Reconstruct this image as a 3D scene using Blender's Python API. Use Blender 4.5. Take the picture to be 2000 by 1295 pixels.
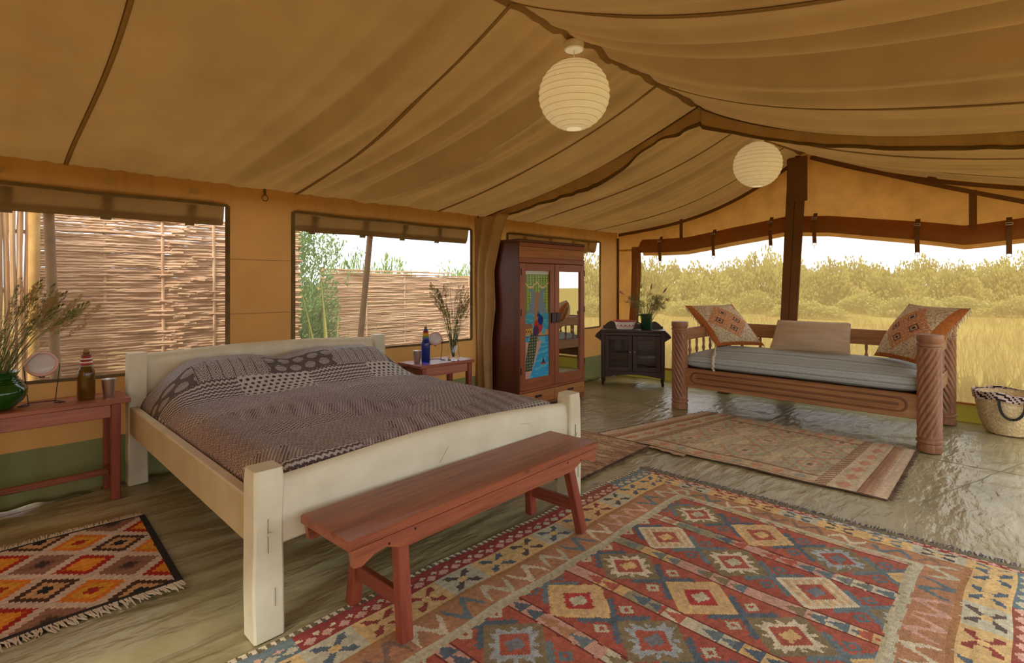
import bpy, math, random
import numpy as np
from mathutils import Matrix, Vector

PI = math.pi
D = bpy.data
COL = bpy.context.scene.collection
random.seed(7)
RNG = np.random.default_rng(11)
for _o in list(D.objects):
    D.objects.remove(_o, do_unlink=True)

# ------------------------------------------------------------------ camera, sky, sun, exposure
sc = bpy.context.scene
cam_d = D.cameras.new('camera')
cam = D.objects.new('camera', cam_d)
COL.objects.link(cam)
cam.location = (0, 0, 1.35)
cam.rotation_euler = (PI/2, 0, math.radians(44.15 - 90))
cam_d.sensor_width = 36
cam_d.lens = 36*1030/2000
cam_d.shift_y = -91.5/2000
cam_d.clip_start = 0.02
cam_d.clip_end = 2000
sc.camera = cam

sc.view_settings.view_transform = 'Standard'
sc.view_settings.look = 'None'
sc.view_settings.gamma = 1
sc.view_settings.use_curve_mapping = False
sc.view_settings.exposure = 0.52
sc.cycles.max_bounces = 10
sc.cycles.diffuse_bounces = 6
sc.cycles.transparent_max_bounces = 16
sc.cycles.use_denoising = True

SKY = 1.75
W = D.worlds.new('overcast_sky')
sc.world = W
W.use_nodes = True
nt = W.node_tree
nt.nodes.clear()
_out = nt.nodes.new('ShaderNodeOutputWorld')
_bg = nt.nodes.new('ShaderNodeBackground')
_bg.inputs[1].default_value = SKY
_tc = nt.nodes.new('ShaderNodeTexCoord')
_mp = nt.nodes.new('ShaderNodeMapping')
_mp.inputs['Scale'].default_value = (1.3, 1.3, 7)
_nz = nt.nodes.new('ShaderNodeTexNoise')
_nz.inputs['Scale'].default_value = 1.6
_nz.inputs['Detail'].default_value = 6
_rp = nt.nodes.new('ShaderNodeValToRGB')
_rp.color_ramp.elements[0].position = .36
_rp.color_ramp.elements[0].color = (.52, .60, .76, 1)
_rp.color_ramp.elements[1].position = .60
_rp.color_ramp.elements[1].color = (1, .99, .97, 1)
nt.links.new(_tc.outputs['Generated'], _mp.inputs[0])
nt.links.new(_mp.outputs[0], _nz.inputs['Vector'])
nt.links.new(_nz.outputs['Fac'], _rp.inputs[0])
nt.links.new(_rp.outputs[0], _bg.inputs[0])
nt.links.new(_bg.outputs[0], _out.inputs[0])

sun_d = D.lights.new('sun', 'SUN')
sun_d.energy = 3.4
sun_d.angle = math.radians(14)
sun_d.color = (1, .95, .86)
sun = D.objects.new('sun', sun_d)
COL.objects.link(sun)
sun.location = (0, -6, 12)
sun.rotation_euler = Vector((.84, .26, -.72)).to_track_quat('-Z', 'Y').to_euler()


# ------------------------------------------------------------------ helpers
def S(r, g, b):
    f = lambda c: (c/255/12.92) if c/255 <= .04045 else ((c/255+.055)/1.055)**2.4
    return (f(r), f(g), f(b), 1.0)


def A(c):
    return np.array(S(*c)[:3])


def hash2(ix, iy, seed):
    h = (ix.astype(np.int64)*374761393 + iy.astype(np.int64)*668265263 + seed*982451653) & 0x7fffffff
    h = ((h ^ (h >> 13))*1274126177) & 0x7fffffff
    h = (h ^ (h >> 16)) & 0xffff
    return h/65535.0


def vn(x, y, seed=0):
    x = np.asarray(x, float); y = np.asarray(y, float)
    x, y = np.broadcast_arrays(x, y)
    ix = np.floor(x); iy = np.floor(y)
    fx = x-ix; fy = y-iy
    fx = fx*fx*(3-2*fx); fy = fy*fy*(3-2*fy)
    a = hash2(ix, iy, seed); b = hash2(ix+1, iy, seed)
    c = hash2(ix, iy+1, seed); d = hash2(ix+1, iy+1, seed)
    return (a*(1-fx)+b*fx)*(1-fy)+(c*(1-fx)+d*fx)*fy


def fbm(x, y, seed=0, oct=3):
    s = 0; a = .5
    for k in range(oct):
        s = s+a*vn(x*2**k, y*2**k, seed+k*17); a *= .5
    return s/(1-.5**oct)


def smooth(x, a, b):
    t = np.clip((np.asarray(x, float)-a)/(b-a), 0, 1)
    return t*t*(3-2*t)


def link(o, parent=None):
    COL.objects.link(o)
    if parent is not None:
        o.parent = parent
    return o


def tag(o, label=None, cat=None, group=None, kind=None):
    if label: o['label'] = label
    if cat: o['category'] = cat
    if group: o['group'] = group
    if kind: o['kind'] = kind
    return o


def thing(name, label, cat, loc=(0, 0, 0), rz=0, group=None):
    o = D.objects.new(name, None)
    o.empty_display_size = .1
    COL.objects.link(o)
    o.location = loc
    o.rotation_euler = (0, 0, rz)
    return tag(o, label, cat, group)


class MB:
    def __init__(s):
        s.v = []; s.f = []; s.M = None

    def add(s, vs, fs):
        n = len(s.v)
        if s.M is not None:
            vs = [tuple(s.M @ Vector(p)) for p in vs]
        s.v += [tuple(p) for p in vs]
        s.f += [tuple(i+n for i in f) for f in fs]
        return s

    def box(s, x0, x1, y0, y1, z0, z1, b=.004):
        b = min(b, .45*min(x1-x0, y1-y0, z1-z0))
        vs = []; idx = {}
        for sx in (0, 1):
            for sy in (0, 1):
                for sz in (0, 1):
                    X = (x0, x1)[sx]; Y = (y0, y1)[sy]; Z = (z0, z1)[sz]
                    dx = b if sx == 0 else -b; dy = b if sy == 0 else -b; dz = b if sz == 0 else -b
                    idx[(sx, sy, sz, 'x')] = len(vs); vs.append((X, Y+dy, Z+dz))
                    idx[(sx, sy, sz, 'y')] = len(vs); vs.append((X+dx, Y, Z+dz))
                    idx[(sx, sy, sz, 'z')] = len(vs); vs.append((X+dx, Y+dy, Z))
        I = lambda *k: idx[k]
        fs = []
        for a in (0, 1):
            q = [I(a, 0, 0, 'x'), I(a, 1, 0, 'x'), I(a, 1, 1, 'x'), I(a, 0, 1, 'x')]
            fs.append(q if a else q[::-1])
            q = [I(0, a, 0, 'y'), I(0, a, 1, 'y'), I(1, a, 1, 'y'), I(1, a, 0, 'y')]
            fs.append(q if a else q[::-1])
            q = [I(0, 0, a, 'z'), I(1, 0, a, 'z'), I(1, 1, a, 'z'), I(0, 1, a, 'z')]
            fs.append(q if a else q[::-1])
        for a in (0, 1):
            for c in (0, 1):
                fs.append([I(a, c, 0, 'x'), I(a, c, 1, 'x'), I(a, c, 1, 'y'), I(a, c, 0, 'y')])
                fs.append([I(a, 0, c, 'x'), I(a, 1, c, 'x'), I(a, 1, c, 'z'), I(a, 0, c, 'z')])
                fs.append([I(0, a, c, 'y'), I(1, a, c, 'y'), I(1, a, c, 'z'), I(0, a, c, 'z')])
                for e in (0, 1):
                    fs.append([I(a, c, e, 'x'), I(a, c, e, 'y'), I(a, c, e, 'z')])
        return s.add(vs, fs)

    def bar(s, p0, p1, w, h, b=.004, up=(0, 0, 1)):
        p0 = Vector(p0); p1 = Vector(p1)
        z = (p1-p0); L = z.length; z.normalize()
        u = Vector(up)
        if abs(z.dot(u)) > .95: u = Vector((0, 1, 0))
        x = u.cross(z).normalized(); y = z.cross(x)
        M = Matrix(((x.x, y.x, z.x, p0.x), (x.y, y.y, z.y, p0.y), (x.z, y.z, z.z, p0.z), (0, 0, 0, 1)))
        t = MB(); t.box(-w/2, w/2, -h/2, h/2, 0, L, b)
        return s.add([M @ Vector(p) for p in t.v], t.f)

    def tube(s, pts, r, n=8, cap=True):
        pts = [Vector(p) for p in pts]
        R = r if hasattr(r, '__len__') else [r]*len(pts)
        vs = []; fs = []
        px = None
        for i, p in enumerate(pts):
            t = (pts[min(i+1, len(pts)-1)]-pts[max(i-1, 0)]).normalized()
            if px is None:
                px = t.orthogonal().normalized()
            else:
                px = (px-t*px.dot(t)).normalized()
            py = t.cross(px)
            for k in range(n):
                a = 2*PI*k/n
                vs.append(p+px*(R[i]*math.cos(a))+py*(R[i]*math.sin(a)))
        for i in range(len(pts)-1):
            for k in range(n):
                k2 = (k+1) % n
                fs.append((i*n+k, i*n+k2, (i+1)*n+k2, (i+1)*n+k))
        if cap:
            fs.append(tuple(range(n))[::-1])
            fs.append(tuple((len(pts)-1)*n+k for k in range(n)))
        return s.add(vs, fs)

    def lathe(s, prof, n=32, c=(0, 0), capb=True, capt=True):
        vs = []; fs = []
        for (r, z) in prof:
            for k in range(n):
                a = 2*PI*k/n
                vs.append((c[0]+r*math.cos(a), c[1]+r*math.sin(a), z))
        for i in range(len(prof)-1):
            for k in range(n):
                k2 = (k+1) % n
                fs.append((i*n+k, i*n+k2, (i+1)*n+k2, (i+1)*n+k))
        if capb: fs.append(tuple(range(n))[::-1])
        if capt: fs.append(tuple((len(prof)-1)*n+k for k in range(n)))
        return s.add(vs, fs)

    def prism(s, out, a0, a1, axis='y'):
        """outline in the two other axes, extruded along axis"""
        n = len(out); vs = []
        for a in (a0, a1):
            for (p, q) in out:
                vs.append({'x': (a, p, q), 'y': (p, a, q), 'z': (p, q, a)}[axis])
        fs = [tuple(range(n)), tuple(range(2*n-1, n-1, -1))]
        for i in range(n):
            j = (i+1) % n
            fs.append((i, i+n, j+n, j))
        return s.add(vs, fs)

    def sphere(s, c, r, n=10, m=7):
        vs = [(c[0], c[1], c[2]-r)]; fs = []
        for i in range(1, m):
            ph = -PI/2+PI*i/m
            for k in range(n):
                a = 2*PI*k/n
                vs.append((c[0]+r*math.cos(ph)*math.cos(a), c[1]+r*math.cos(ph)*math.sin(a), c[2]+r*math.sin(ph)))
        vs.append((c[0], c[1], c[2]+r)); t = len(vs)-1
        for k in range(n):
            k2 = (k+1) % n
            fs.append((0, 1+k2, 1+k)); fs.append((t, 1+(m-2)*n+k, 1+(m-2)*n+k2))
            for i in range(m-2):
                fs.append((1+i*n+k, 1+i*n+k2, 1+(i+1)*n+k2, 1+(i+1)*n+k))
        return s.add(vs, fs)

    def mesh(s, name, mat, sm=False, fix=True):
        me = D.meshes.new(name)
        me.from_pydata(s.v, [], s.f)
        if fix:
            import bmesh
            bm = bmesh.new(); bm.from_mesh(me)
            bmesh.ops.recalc_face_normals(bm, faces=bm.faces)
            bm.to_mesh(me); bm.free()
        if mat: me.materials.append(mat)
        if sm:
            me.polygons.foreach_set('use_smooth', [True]*len(me.polygons))
            try: me.set_sharp_from_angle(angle=math.radians(38))
            except Exception: pass
        return me

    def build(s, name, mat, parent=None, sm=False, label=None):
        o = link(D.objects.new(name, s.mesh(name, mat, sm)), parent)
        if label: o['label'] = label
        return o


def fast_mesh(name, V, F, mat, col=None, sm=True):
    """V (n,3); F (m,k) same-size faces; col (m,3) per-face colour"""
    V = np.asarray(V, np.float32); F = np.asarray(F, np.int32)
    m, k = F.shape
    me = D.meshes.new(name)
    me.vertices.add(len(V)); me.vertices.foreach_set('co', V.ravel())
    me.loops.add(m*k); me.loops.foreach_set('vertex_index', F.ravel())
    me.polygons.add(m)
    me.polygons.foreach_set('loop_start', np.arange(0, m*k, k, dtype=np.int32))
    try: me.polygons.foreach_set('loop_total', np.full(m, k, np.int32))
    except Exception: pass
    me.polygons.foreach_set('use_smooth', np.full(m, sm, bool))
    me.update(calc_edges=True)
    if col is not None:
        ca = me.color_attributes.new('Col', 'FLOAT_COLOR', 'CORNER')
        c4 = np.ones((m, k, 4), np.float32); c4[:, :, :3] = np.asarray(col, np.float32)[:, None, :]
        ca.data.foreach_set('color', c4.ravel())
    if mat: me.materials.append(mat)
    me.validate()
    return me


def grid_mesh(name, P, mat, col=None, sm=True, keep=None, wrap=False):
    P = np.asarray(P, float)
    n, m = P.shape[:2]
    I = np.arange(n*m).reshape(n, m)
    if wrap:
        I2 = np.concatenate([I, I[:, :1]], 1)
    else:
        I2 = I
    F = np.stack([I2[:-1, :-1], I2[1:, :-1], I2[1:, 1:], I2[:-1, 1:]], -1).reshape(-1, 4)
    c = None if col is None else np.asarray(col).reshape(-1, 3)
    V = P.reshape(-1, 3)
    if keep is not None:
        k = keep.reshape(-1); F = F[k]
        if c is not None: c = c[k]
        used = np.unique(F); mp = np.zeros(len(V), int); mp[used] = np.arange(len(used))
        V = V[used]; F = mp[F]
    return fast_mesh(name, V, F, mat, c, sm)


def grid_obj(name, P, mat, parent=None, **k):
    return link(D.objects.new(name, grid_mesh(name, P, mat, **k)), parent)


def solid(o, t, off=0):
    m = o.modifiers.new('thickness', 'SOLIDIFY'); m.thickness = t; m.offset = off
    return o


# ------------------------------------------------------------------ materials
def newmat(name):
    m = D.materials.new(name); m.use_nodes = True
    n = m.node_tree; n.nodes.clear()
    o = n.nodes.new('ShaderNodeOutputMaterial')
    return m, n, o


def N(n, t, **kw):
    x = n.nodes.new(t)
    for k, v in kw.items():
        x.inputs[k.replace('_', ' ')].default_value = v
    return x


def coords(n, scale=(1, 1, 1), rnd=True, which='Object'):
    tc = n.nodes.new('ShaderNodeTexCoord')
    mp = n.nodes.new('ShaderNodeMapping'); mp.inputs['Scale'].default_value = scale
    if rnd:
        oi = n.nodes.new('ShaderNodeObjectInfo')
        va = n.nodes.new('ShaderNodeVectorMath'); va.operation = 'MULTIPLY_ADD'
        n.links.new(oi.outputs['Random'], va.inputs[0])
        va.inputs[1].default_value = (7.3, 5.1, 9.7)
        n.links.new(tc.outputs[which], va.inputs[2])
        n.links.new(va.outputs[0], mp.inputs[0])
    else:
        n.links.new(tc.outputs[which], mp.inputs[0])
    return mp.outputs[0]


def ramp(n, fac, stops):
    r = n.nodes.new('ShaderNodeValToRGB')
    e = r.color_ramp.elements
    e[0].position, e[0].color = stops[0]; e[1].position, e[1].color = stops[-1]
    for p, c in stops[1:-1]:
        x = e.new(p); x.color = c
    n.links.new(fac, r.inputs[0])
    return r.outputs[0]


def plain(name, c1, c2=None, rough=.5, scale=8, bump=0, bscale=None, metal=0, sx=(1, 1, 1), spec=.5, trans=0, ior=1.45, coat=0, detail=4):
    m, n, o = newmat(name)
    b = n.nodes.new('ShaderNodeBsdfPrincipled')
    b.inputs['Roughness'].default_value = rough
    b.inputs['Metallic'].default_value = metal
    b.inputs['Specular IOR Level'].default_value = spec
    b.inputs['Transmission Weight'].default_value = trans
    b.inputs['IOR'].default_value = ior
    b.inputs['Coat Weight'].default_value = coat
    v = coords(n, sx)
    if c2 is None: c2 = tuple(x*.82 for x in c1[:3])+(1,)
    nz = N(n, 'ShaderNodeTexNoise', Scale=scale, Detail=detail)
    n.links.new(v, nz.inputs['Vector'])
    n.links.new(ramp(n, nz.outputs['Fac'], [(.3, c2), (.7, c1)]), b.inputs['Base Color'])
    if bump:
        bz = N(n, 'ShaderNodeTexNoise', Scale=bscale or scale*4, Detail=4)
        n.links.new(v, bz.inputs['Vector'])
        bp = N(n, 'ShaderNodeBump', Strength=bump, Distance=.01)
        n.links.new(bz.outputs['Fac'], bp.inputs['Height'])
        n.links.new(bp.outputs[0], b.inputs['Normal'])
    n.links.new(b.outputs[0], o.inputs[0])
    return m


def wood(name, c1, c2, axis='x', rough=.4, g=22, bump=.25, c3=None, knots=True):
    m, n, o = newmat(name)
    b = n.nodes.new('ShaderNodeBsdfPrincipled')
    b.inputs['Roughness'].default_value = rough
    sx = {'x': (.06, 1, 1), 'y': (1, .06, 1), 'z': (1, 1, .06)}[axis]
    v = coords(n, sx)
    nz = N(n, 'ShaderNodeTexNoise', Scale=g*3, Detail=6, Roughness=.65, Distortion=.6)
    n.links.new(v, nz.inputs['Vector'])
    n2 = N(n, 'ShaderNodeTexNoise', Scale=g*.5, Detail=3, Distortion=1.2)
    n.links.new(v, n2.inputs['Vector'])
    mx = n.nodes.new('ShaderNodeMix'); mx.data_type = 'FLOAT'; mx.inputs[0].default_value = .5
    n.links.new(nz.outputs['Fac'], mx.inputs[2]); n.links.new(n2.outputs['Fac'], mx.inputs[3])
    st = [(.33, c2), (.66, c1)] if c3 is None else [(.3, c2), (.5, c1), (.72, c3)]
    colr = ramp(n, mx.outputs[0], st)
    if knots:
        v2 = coords(n, {'x': (.4, 1, 1), 'y': (1, .4, 1), 'z': (1, 1, .4)}[axis])
        vo = N(n, 'ShaderNodeTexVoronoi', Scale=5.0)
        n.links.new(v2, vo.inputs['Vector'])
        kr = ramp(n, vo.outputs['Distance'], [(.05, (1, 1, 1, 1)), (.10, (0, 0, 0, 1))])
        mc = n.nodes.new('ShaderNodeMix'); mc.data_type = 'RGBA'
        n.links.new(kr, mc.inputs[0]); n.links.new(colr, mc.inputs[6])
        mc.inputs[7].default_value = tuple(x*.35 for x in c2[:3])+(1,)
        colr = mc.outputs[2]
    n.links.new(colr, b.inputs['Base Color'])
    bp = N(n, 'ShaderNodeBump', Strength=bump, Distance=.004)
    n.links.new(nz.outputs['Fac'], bp.inputs['Height'])
    n.links.new(bp.outputs[0], b.inputs['Normal'])
    n.links.new(b.outputs[0], o.inputs[0])
    return m


def cloth(name, c, tr, mixf=.5, vary=.12, weave=900, bump=.12, scale=2.2, stain=None, rough_sheen=False):
    """canvas: reflects c, lets light through as tr"""
    m, n, o = newmat(name)
    v = coords(n, rnd=False)
    nz = N(n, 'ShaderNodeTexNoise', Scale=scale, Detail=5, Roughness=.6)
    n.links.new(v, nz.inputs['Vector'])
    lo = tuple(x*(1-vary) for x in c[:3])+(1,); hi = tuple(min(1, x*(1+vary)) for x in c[:3])+(1,)
    lt = tuple(x*(1-vary) for x in tr[:3])+(1,); ht = tuple(min(1, x*(1+vary)) for x in tr[:3])+(1,)
    cc = ramp(n, nz.outputs['Fac'], [(.3, lo), (.7, hi)])
    ct = ramp(n, nz.outputs['Fac'], [(.3, lt), (.7, ht)])
    d = n.nodes.new('ShaderNodeBsdfDiffuse'); t = n.nodes.new('ShaderNodeBsdfTranslucent')
    n.links.new(cc, d.inputs[0]); n.links.new(ct, t.inputs[0])
    mx = n.nodes.new('ShaderNodeMixShader'); mx.inputs[0].default_value = mixf
    n.links.new(d.outputs[0], mx.inputs[1]); n.links.new(t.outputs[0], mx.inputs[2])
    b1 = N(n, 'ShaderNodeTexNoise', Scale=weave/10, Detail=4)
    n.links.new(v, b1.inputs['Vector'])
    bp = N(n, 'ShaderNodeBump', Strength=bump, Distance=.01)
    n.links.new(b1.outputs['Fac'], bp.inputs['Height'])
    n.links.new(bp.outputs[0], d.inputs['Normal']); n.links.new(bp.outputs[0], t.inputs['Normal'])
    n.links.new(mx.outputs[0], o.inputs[0])
    return m


def screen(name, c, dens=.3, tr=.6):
    """mosquito net: mostly open, the threads scatter light"""
    m, n, o = newmat(name)
    v = coords(n, (1, 1, 1), rnd=False)
    m1 = n.nodes.new('ShaderNodeMapping'); m1.inputs['Scale'].default_value = (9, 9, 160)
    m2 = n.nodes.new('ShaderNodeMapping'); m2.inputs['Scale'].default_value = (160, 160, 9)
    n.links.new(v, m1.inputs[0]); n.links.new(v, m2.inputs[0])
    a = N(n, 'ShaderNodeTexNoise', Scale=1, Detail=2); b = N(n, 'ShaderNodeTexNoise', Scale=1, Detail=2)
    n.links.new(m1.outputs[0], a.inputs['Vector']); n.links.new(m2.outputs[0], b.inputs['Vector'])
    ad = n.nodes.new('ShaderNodeMath'); ad.operation = 'ADD'
    n.links.new(a.outputs['Fac'], ad.inputs[0]); n.links.new(b.outputs['Fac'], ad.inputs[1])
    mr = n.nodes.new('ShaderNodeMapRange')
    mr.inputs['From Min'].default_value = .6; mr.inputs['From Max'].default_value = 1.4
    mr.inputs['To Min'].default_value = dens*.91; mr.inputs['To Max'].default_value = dens*1.09
    n.links.new(ad.outputs[0], mr.inputs[0])
    tp = n.nodes.new('ShaderNodeBsdfTransparent')
    d = n.nodes.new('ShaderNodeBsdfDiffuse'); d.inputs[0].default_value = c
    t = n.nodes.new('ShaderNodeBsdfTranslucent'); t.inputs[0].default_value = c
    x = n.nodes.new('ShaderNodeMixShader'); x.inputs[0].default_value = tr
    n.links.new(d.outputs[0], x.inputs[1]); n.links.new(t.outputs[0], x.inputs[2])
    y = n.nodes.new('ShaderNodeMixShader')
    n.links.new(mr.outputs[0], y.inputs[0]); n.links.new(tp.outputs[0], y.inputs[1]); n.links.new(x.outputs[0], y.inputs[2])
    n.links.new(y.outputs[0], o.inputs[0])
    return m


def woven(name, bump=.5, scale=160, rough=.9, noise=.25, sx=(1, 1, 1), nscale=60):
    """base colour from the woven-in colours of the mesh faces"""
    m, n, o = newmat(name)
    b = n.nodes.new('ShaderNodeBsdfPrincipled')
    b.inputs['Roughness'].default_value = rough
    b.inputs['Specular IOR Level'].default_value = .15
    at = n.nodes.new('ShaderNodeAttribute'); at.attribute_name = 'Col'
    v = coords(n, sx, rnd=False)
    nz = N(n, 'ShaderNodeTexNoise', Scale=nscale, Detail=3); n.links.new(v, nz.inputs['Vector'])
    mr = n.nodes.new('ShaderNodeMapRange')
    mr.inputs['From Min'].default_value = .25; mr.inputs['From Max'].default_value = .75
    mr.inputs['To Min'].default_value = 1-noise; mr.inputs['To Max'].default_value = 1+noise
    n.links.new(nz.outputs['Fac'], mr.inputs[0])
    mm = n.nodes.new('ShaderNodeVectorMath'); mm.operation = 'SCALE'
    n.links.new(at.outputs['Color'], mm.inputs[0]); n.links.new(mr.outputs[0], mm.inputs['Scale'])
    n.links.new(mm.outputs[0], b.inputs['Base Color'])
    bz = N(n, 'ShaderNodeTexNoise', Scale=scale, Detail=2); n.links.new(v, bz.inputs['Vector'])
    bp = N(n, 'ShaderNodeBump', Strength=bump, Distance=.006)
    n.links.new(bz.outputs['Fac'], bp.inputs['Height']); n.links.new(bp.outputs[0], b.inputs['Normal'])
    n.links.new(b.outputs[0], o.inputs[0])
    return m


def leafmat(name, c1, c2, tr=.35):
    m, n, o = newmat(name)
    v = coords(n, rnd=True)
    nz = N(n, 'ShaderNodeTexNoise', Scale=2.5, Detail=3); n.links.new(v, nz.inputs['Vector'])
    c = ramp(n, nz.outputs['Fac'], [(.35, c2), (.65, c1)])
    d = n.nodes.new('ShaderNodeBsdfDiffuse'); t = n.nodes.new('ShaderNodeBsdfTranslucent')
    n.links.new(c, d.inputs[0]); n.links.new(c, t.inputs[0])
    x = n.nodes.new('ShaderNodeMixShader'); x.inputs[0].default_value = tr
    n.links.new(d.outputs[0], x.inputs[1]); n.links.new(t.outputs[0], x.inputs[2])
    n.links.new(x.outputs[0], o.inputs[0])
    return m


M = {}
M['roof'] = cloth('roof_canvas', S(158, 126, 80), S(156, 115, 62), .15, .10)
M['wall'] = cloth('wall_canvas', S(192, 154, 98), S(190, 138, 76), .40, .08)
M['gable'] = cloth('gable_canvas', S(186, 144, 84), S(198, 142, 70), .46, .14, scale=5)
M['valance'] = cloth('valance_canvas', S(196, 162, 110), S(146, 110, 62), .28, .14, scale=6)
M['skirt'] = cloth('skirt_tarpaulin', S(140, 138, 96), S(96, 104, 60), .3, .12)
M['sillcloth'] = cloth('sill_tarpaulin', S(150, 135, 60), S(140, 125, 45), .45, .12)
M['flap'] = cloth('flap_canvas', S(140, 112, 72), S(150, 112, 62), .4, .12)
M['band'] = cloth('webbing_brown', S(126, 90, 58), S(80, 54, 30), .2, .15)
M['strapcloth'] = cloth('webbing_olive', S(112, 90, 50), S(70, 55, 25), .2, .1)
M['rolldark'] = cloth('rolled_canvas', S(158, 108, 62), S(150, 92, 40), .38, .14, scale=4)
M['piping'] = plain('olive_piping', S(120, 102, 66), S(96, 80, 50), .8)
M['seam'] = plain('seam_thread', S(96, 70, 38), S(80, 58, 30), .9)
M['net_side'] = screen('net_side', S(225, 215, 190), .16)
M['net_back'] = screen('net_back', S(230, 196, 126), .42, .7)
M['white'] = plain('cream_paint', S(224, 220, 192), S(206, 200, 170), .42, 5, .12, 60)
M['rail'] = plain('tan_paint', S(204, 188, 146), S(186, 168, 124), .45, 5, .12, 60)
M['cedar_x'] = wood('cedar_red', S(148, 84, 58), S(100, 50, 34), 'x', .32, 20, c3=S(174, 104, 66))
M['cedar_y'] = wood('cedar_red_cross', S(150, 78, 54), S(104, 46, 32), 'y', .36, 20)
M['cedar_z'] = wood('cedar_red_upright', S(156, 78, 52), S(108, 46, 32), 'z', .38, 20)
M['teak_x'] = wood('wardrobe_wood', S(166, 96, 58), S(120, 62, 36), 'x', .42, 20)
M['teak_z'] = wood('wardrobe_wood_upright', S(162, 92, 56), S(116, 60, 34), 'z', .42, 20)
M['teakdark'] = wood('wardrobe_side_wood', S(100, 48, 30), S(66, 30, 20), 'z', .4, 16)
M['teakpale'] = wood('wardrobe_pale_wood', S(190, 130, 72), S(140, 86, 44), 'x', .5, 16)
M['dark_x'] = wood('dark_stained_wood', S(70, 44, 34), S(42, 26, 20), 'x', .32, 18, knots=False)
M['dark_z'] = wood('dark_stained_upright', S(70, 44, 34), S(42, 26, 20), 'z', .32, 18, knots=False)
M['carved'] = wood('carved_wood', S(172, 124, 90), S(122, 80, 54), 'z', .5, 20, knots=False)
M['carved_y'] = wood('carved_wood_long', S(178, 130, 84), S(128, 84, 50), 'y', .45, 20, knots=False)
M['carved_x'] = wood('carved_wood_cross', S(178, 126, 84), S(128, 82, 50), 'x', .45, 20, knots=False)
M['crackline'] = plain('paint_crack', S(150, 138, 116), S(120, 108, 88), .9)
M['carveddark'] = wood('carved_wood_groove', S(136, 90, 56), S(92, 56, 34), 'y', .5, 20, knots=False)
M['black'] = plain('black_iron', S(32, 28, 26), S(22, 20, 18), .45)
M['steel'] = plain('brushed_steel', S(226, 224, 220), S(200, 198, 194), .36, 30, metal=1, sx=(1, 1, .1))
M['mirror'] = plain('mirror_glass', S(225, 228, 225), S(220, 224, 220), .02, metal=1)
M['paper'] = cloth('rice_paper', S(248, 242, 226), S(240, 228, 196), .35, .04)
M['plastic'] = plain('white_plastic', S(235, 228, 214), None, .35)
M['pole'] = wood('pole_brown', S(128, 78, 46), S(96, 54, 30), 'z', .5, 16, knots=False)
M['poleout'] = plain('pole_khaki', S(158, 122, 78), S(130, 98, 60), .7)
M['stick'] = plain('fence_stick', S(222, 186, 148), S(170, 128, 92), .8, 3, .2, 60)
M['stake'] = plain('bamboo_stake', S(206, 168, 118), S(150, 104, 66), .7, 6, .2, 40, sx=(1, 1, .25))
M['rug'] = woven('kilim_wool')
M['spread'] = woven('block_print_cotton', .25, 120, .85, .18)
M['paint'] = woven('glass_painting', .0, 10, .12, .08)
M['cush'] = woven('knotted_wool', .9, 150, .95, .25)
M['matt'] = woven('striped_cotton', .3, 60, .85, .1)
M['fringe'] = plain('fringe_wool', S(222, 210, 185), S(180, 165, 140), .9)
M['fringegrey'] = plain('fringe_grey', S(120, 115, 112), S(80, 78, 80), .9)
M['fringebrown'] = plain('fringe_brown', S(120, 95, 75), S(70, 52, 42), .9)
M['greenglass'] = plain('green_glaze', S(24, 92, 22), S(8, 50, 10), .1, 6, coat=.5)
M['greenjug'] = plain('jug_glaze', S(30, 84, 56), S(20, 58, 40), .15)
M['blueglass'] = plain('blue_glass', S(34, 70, 200), S(24, 50, 170), .05, trans=.75)
M['brownglass'] = plain('brown_glass', S(128, 94, 30), S(104, 72, 18), .08, trans=.55)
M['clear'] = plain('clear_glass', (1, 1, 1, 1), (.97, .99, .97, 1), .02, trans=1)
M['stem'] = plain('dry_stem', S(150, 140, 92), S(104, 104, 62), .8)
M['stemgreen'] = plain('green_stem', S(110, 124, 70), S(72, 92, 44), .8)
M['seed'] = plain('seed_head', S(188, 168, 118), S(140, 118, 76), .9)
M['seedpurple'] = plain('purple_seed_head', S(170, 130, 132), S(120, 86, 92), .9)
M['lamppink'] = plain('lamp_pink', S(222, 178, 164), S(206, 160, 148), .35)
M['lampface'] = plain('lamp_face', S(214, 206, 204), S(198, 190, 190), .2)
M['straw'] = plain('woven_straw', S(234, 214, 168), S(206, 180, 130), .8, 40, .9, 90)
M['cushplain'] = plain('oatmeal_linen', S(206, 186, 158), S(190, 168, 140), .85, 14, 1.0, 16, sx=(1, .2, 1.6))


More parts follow.
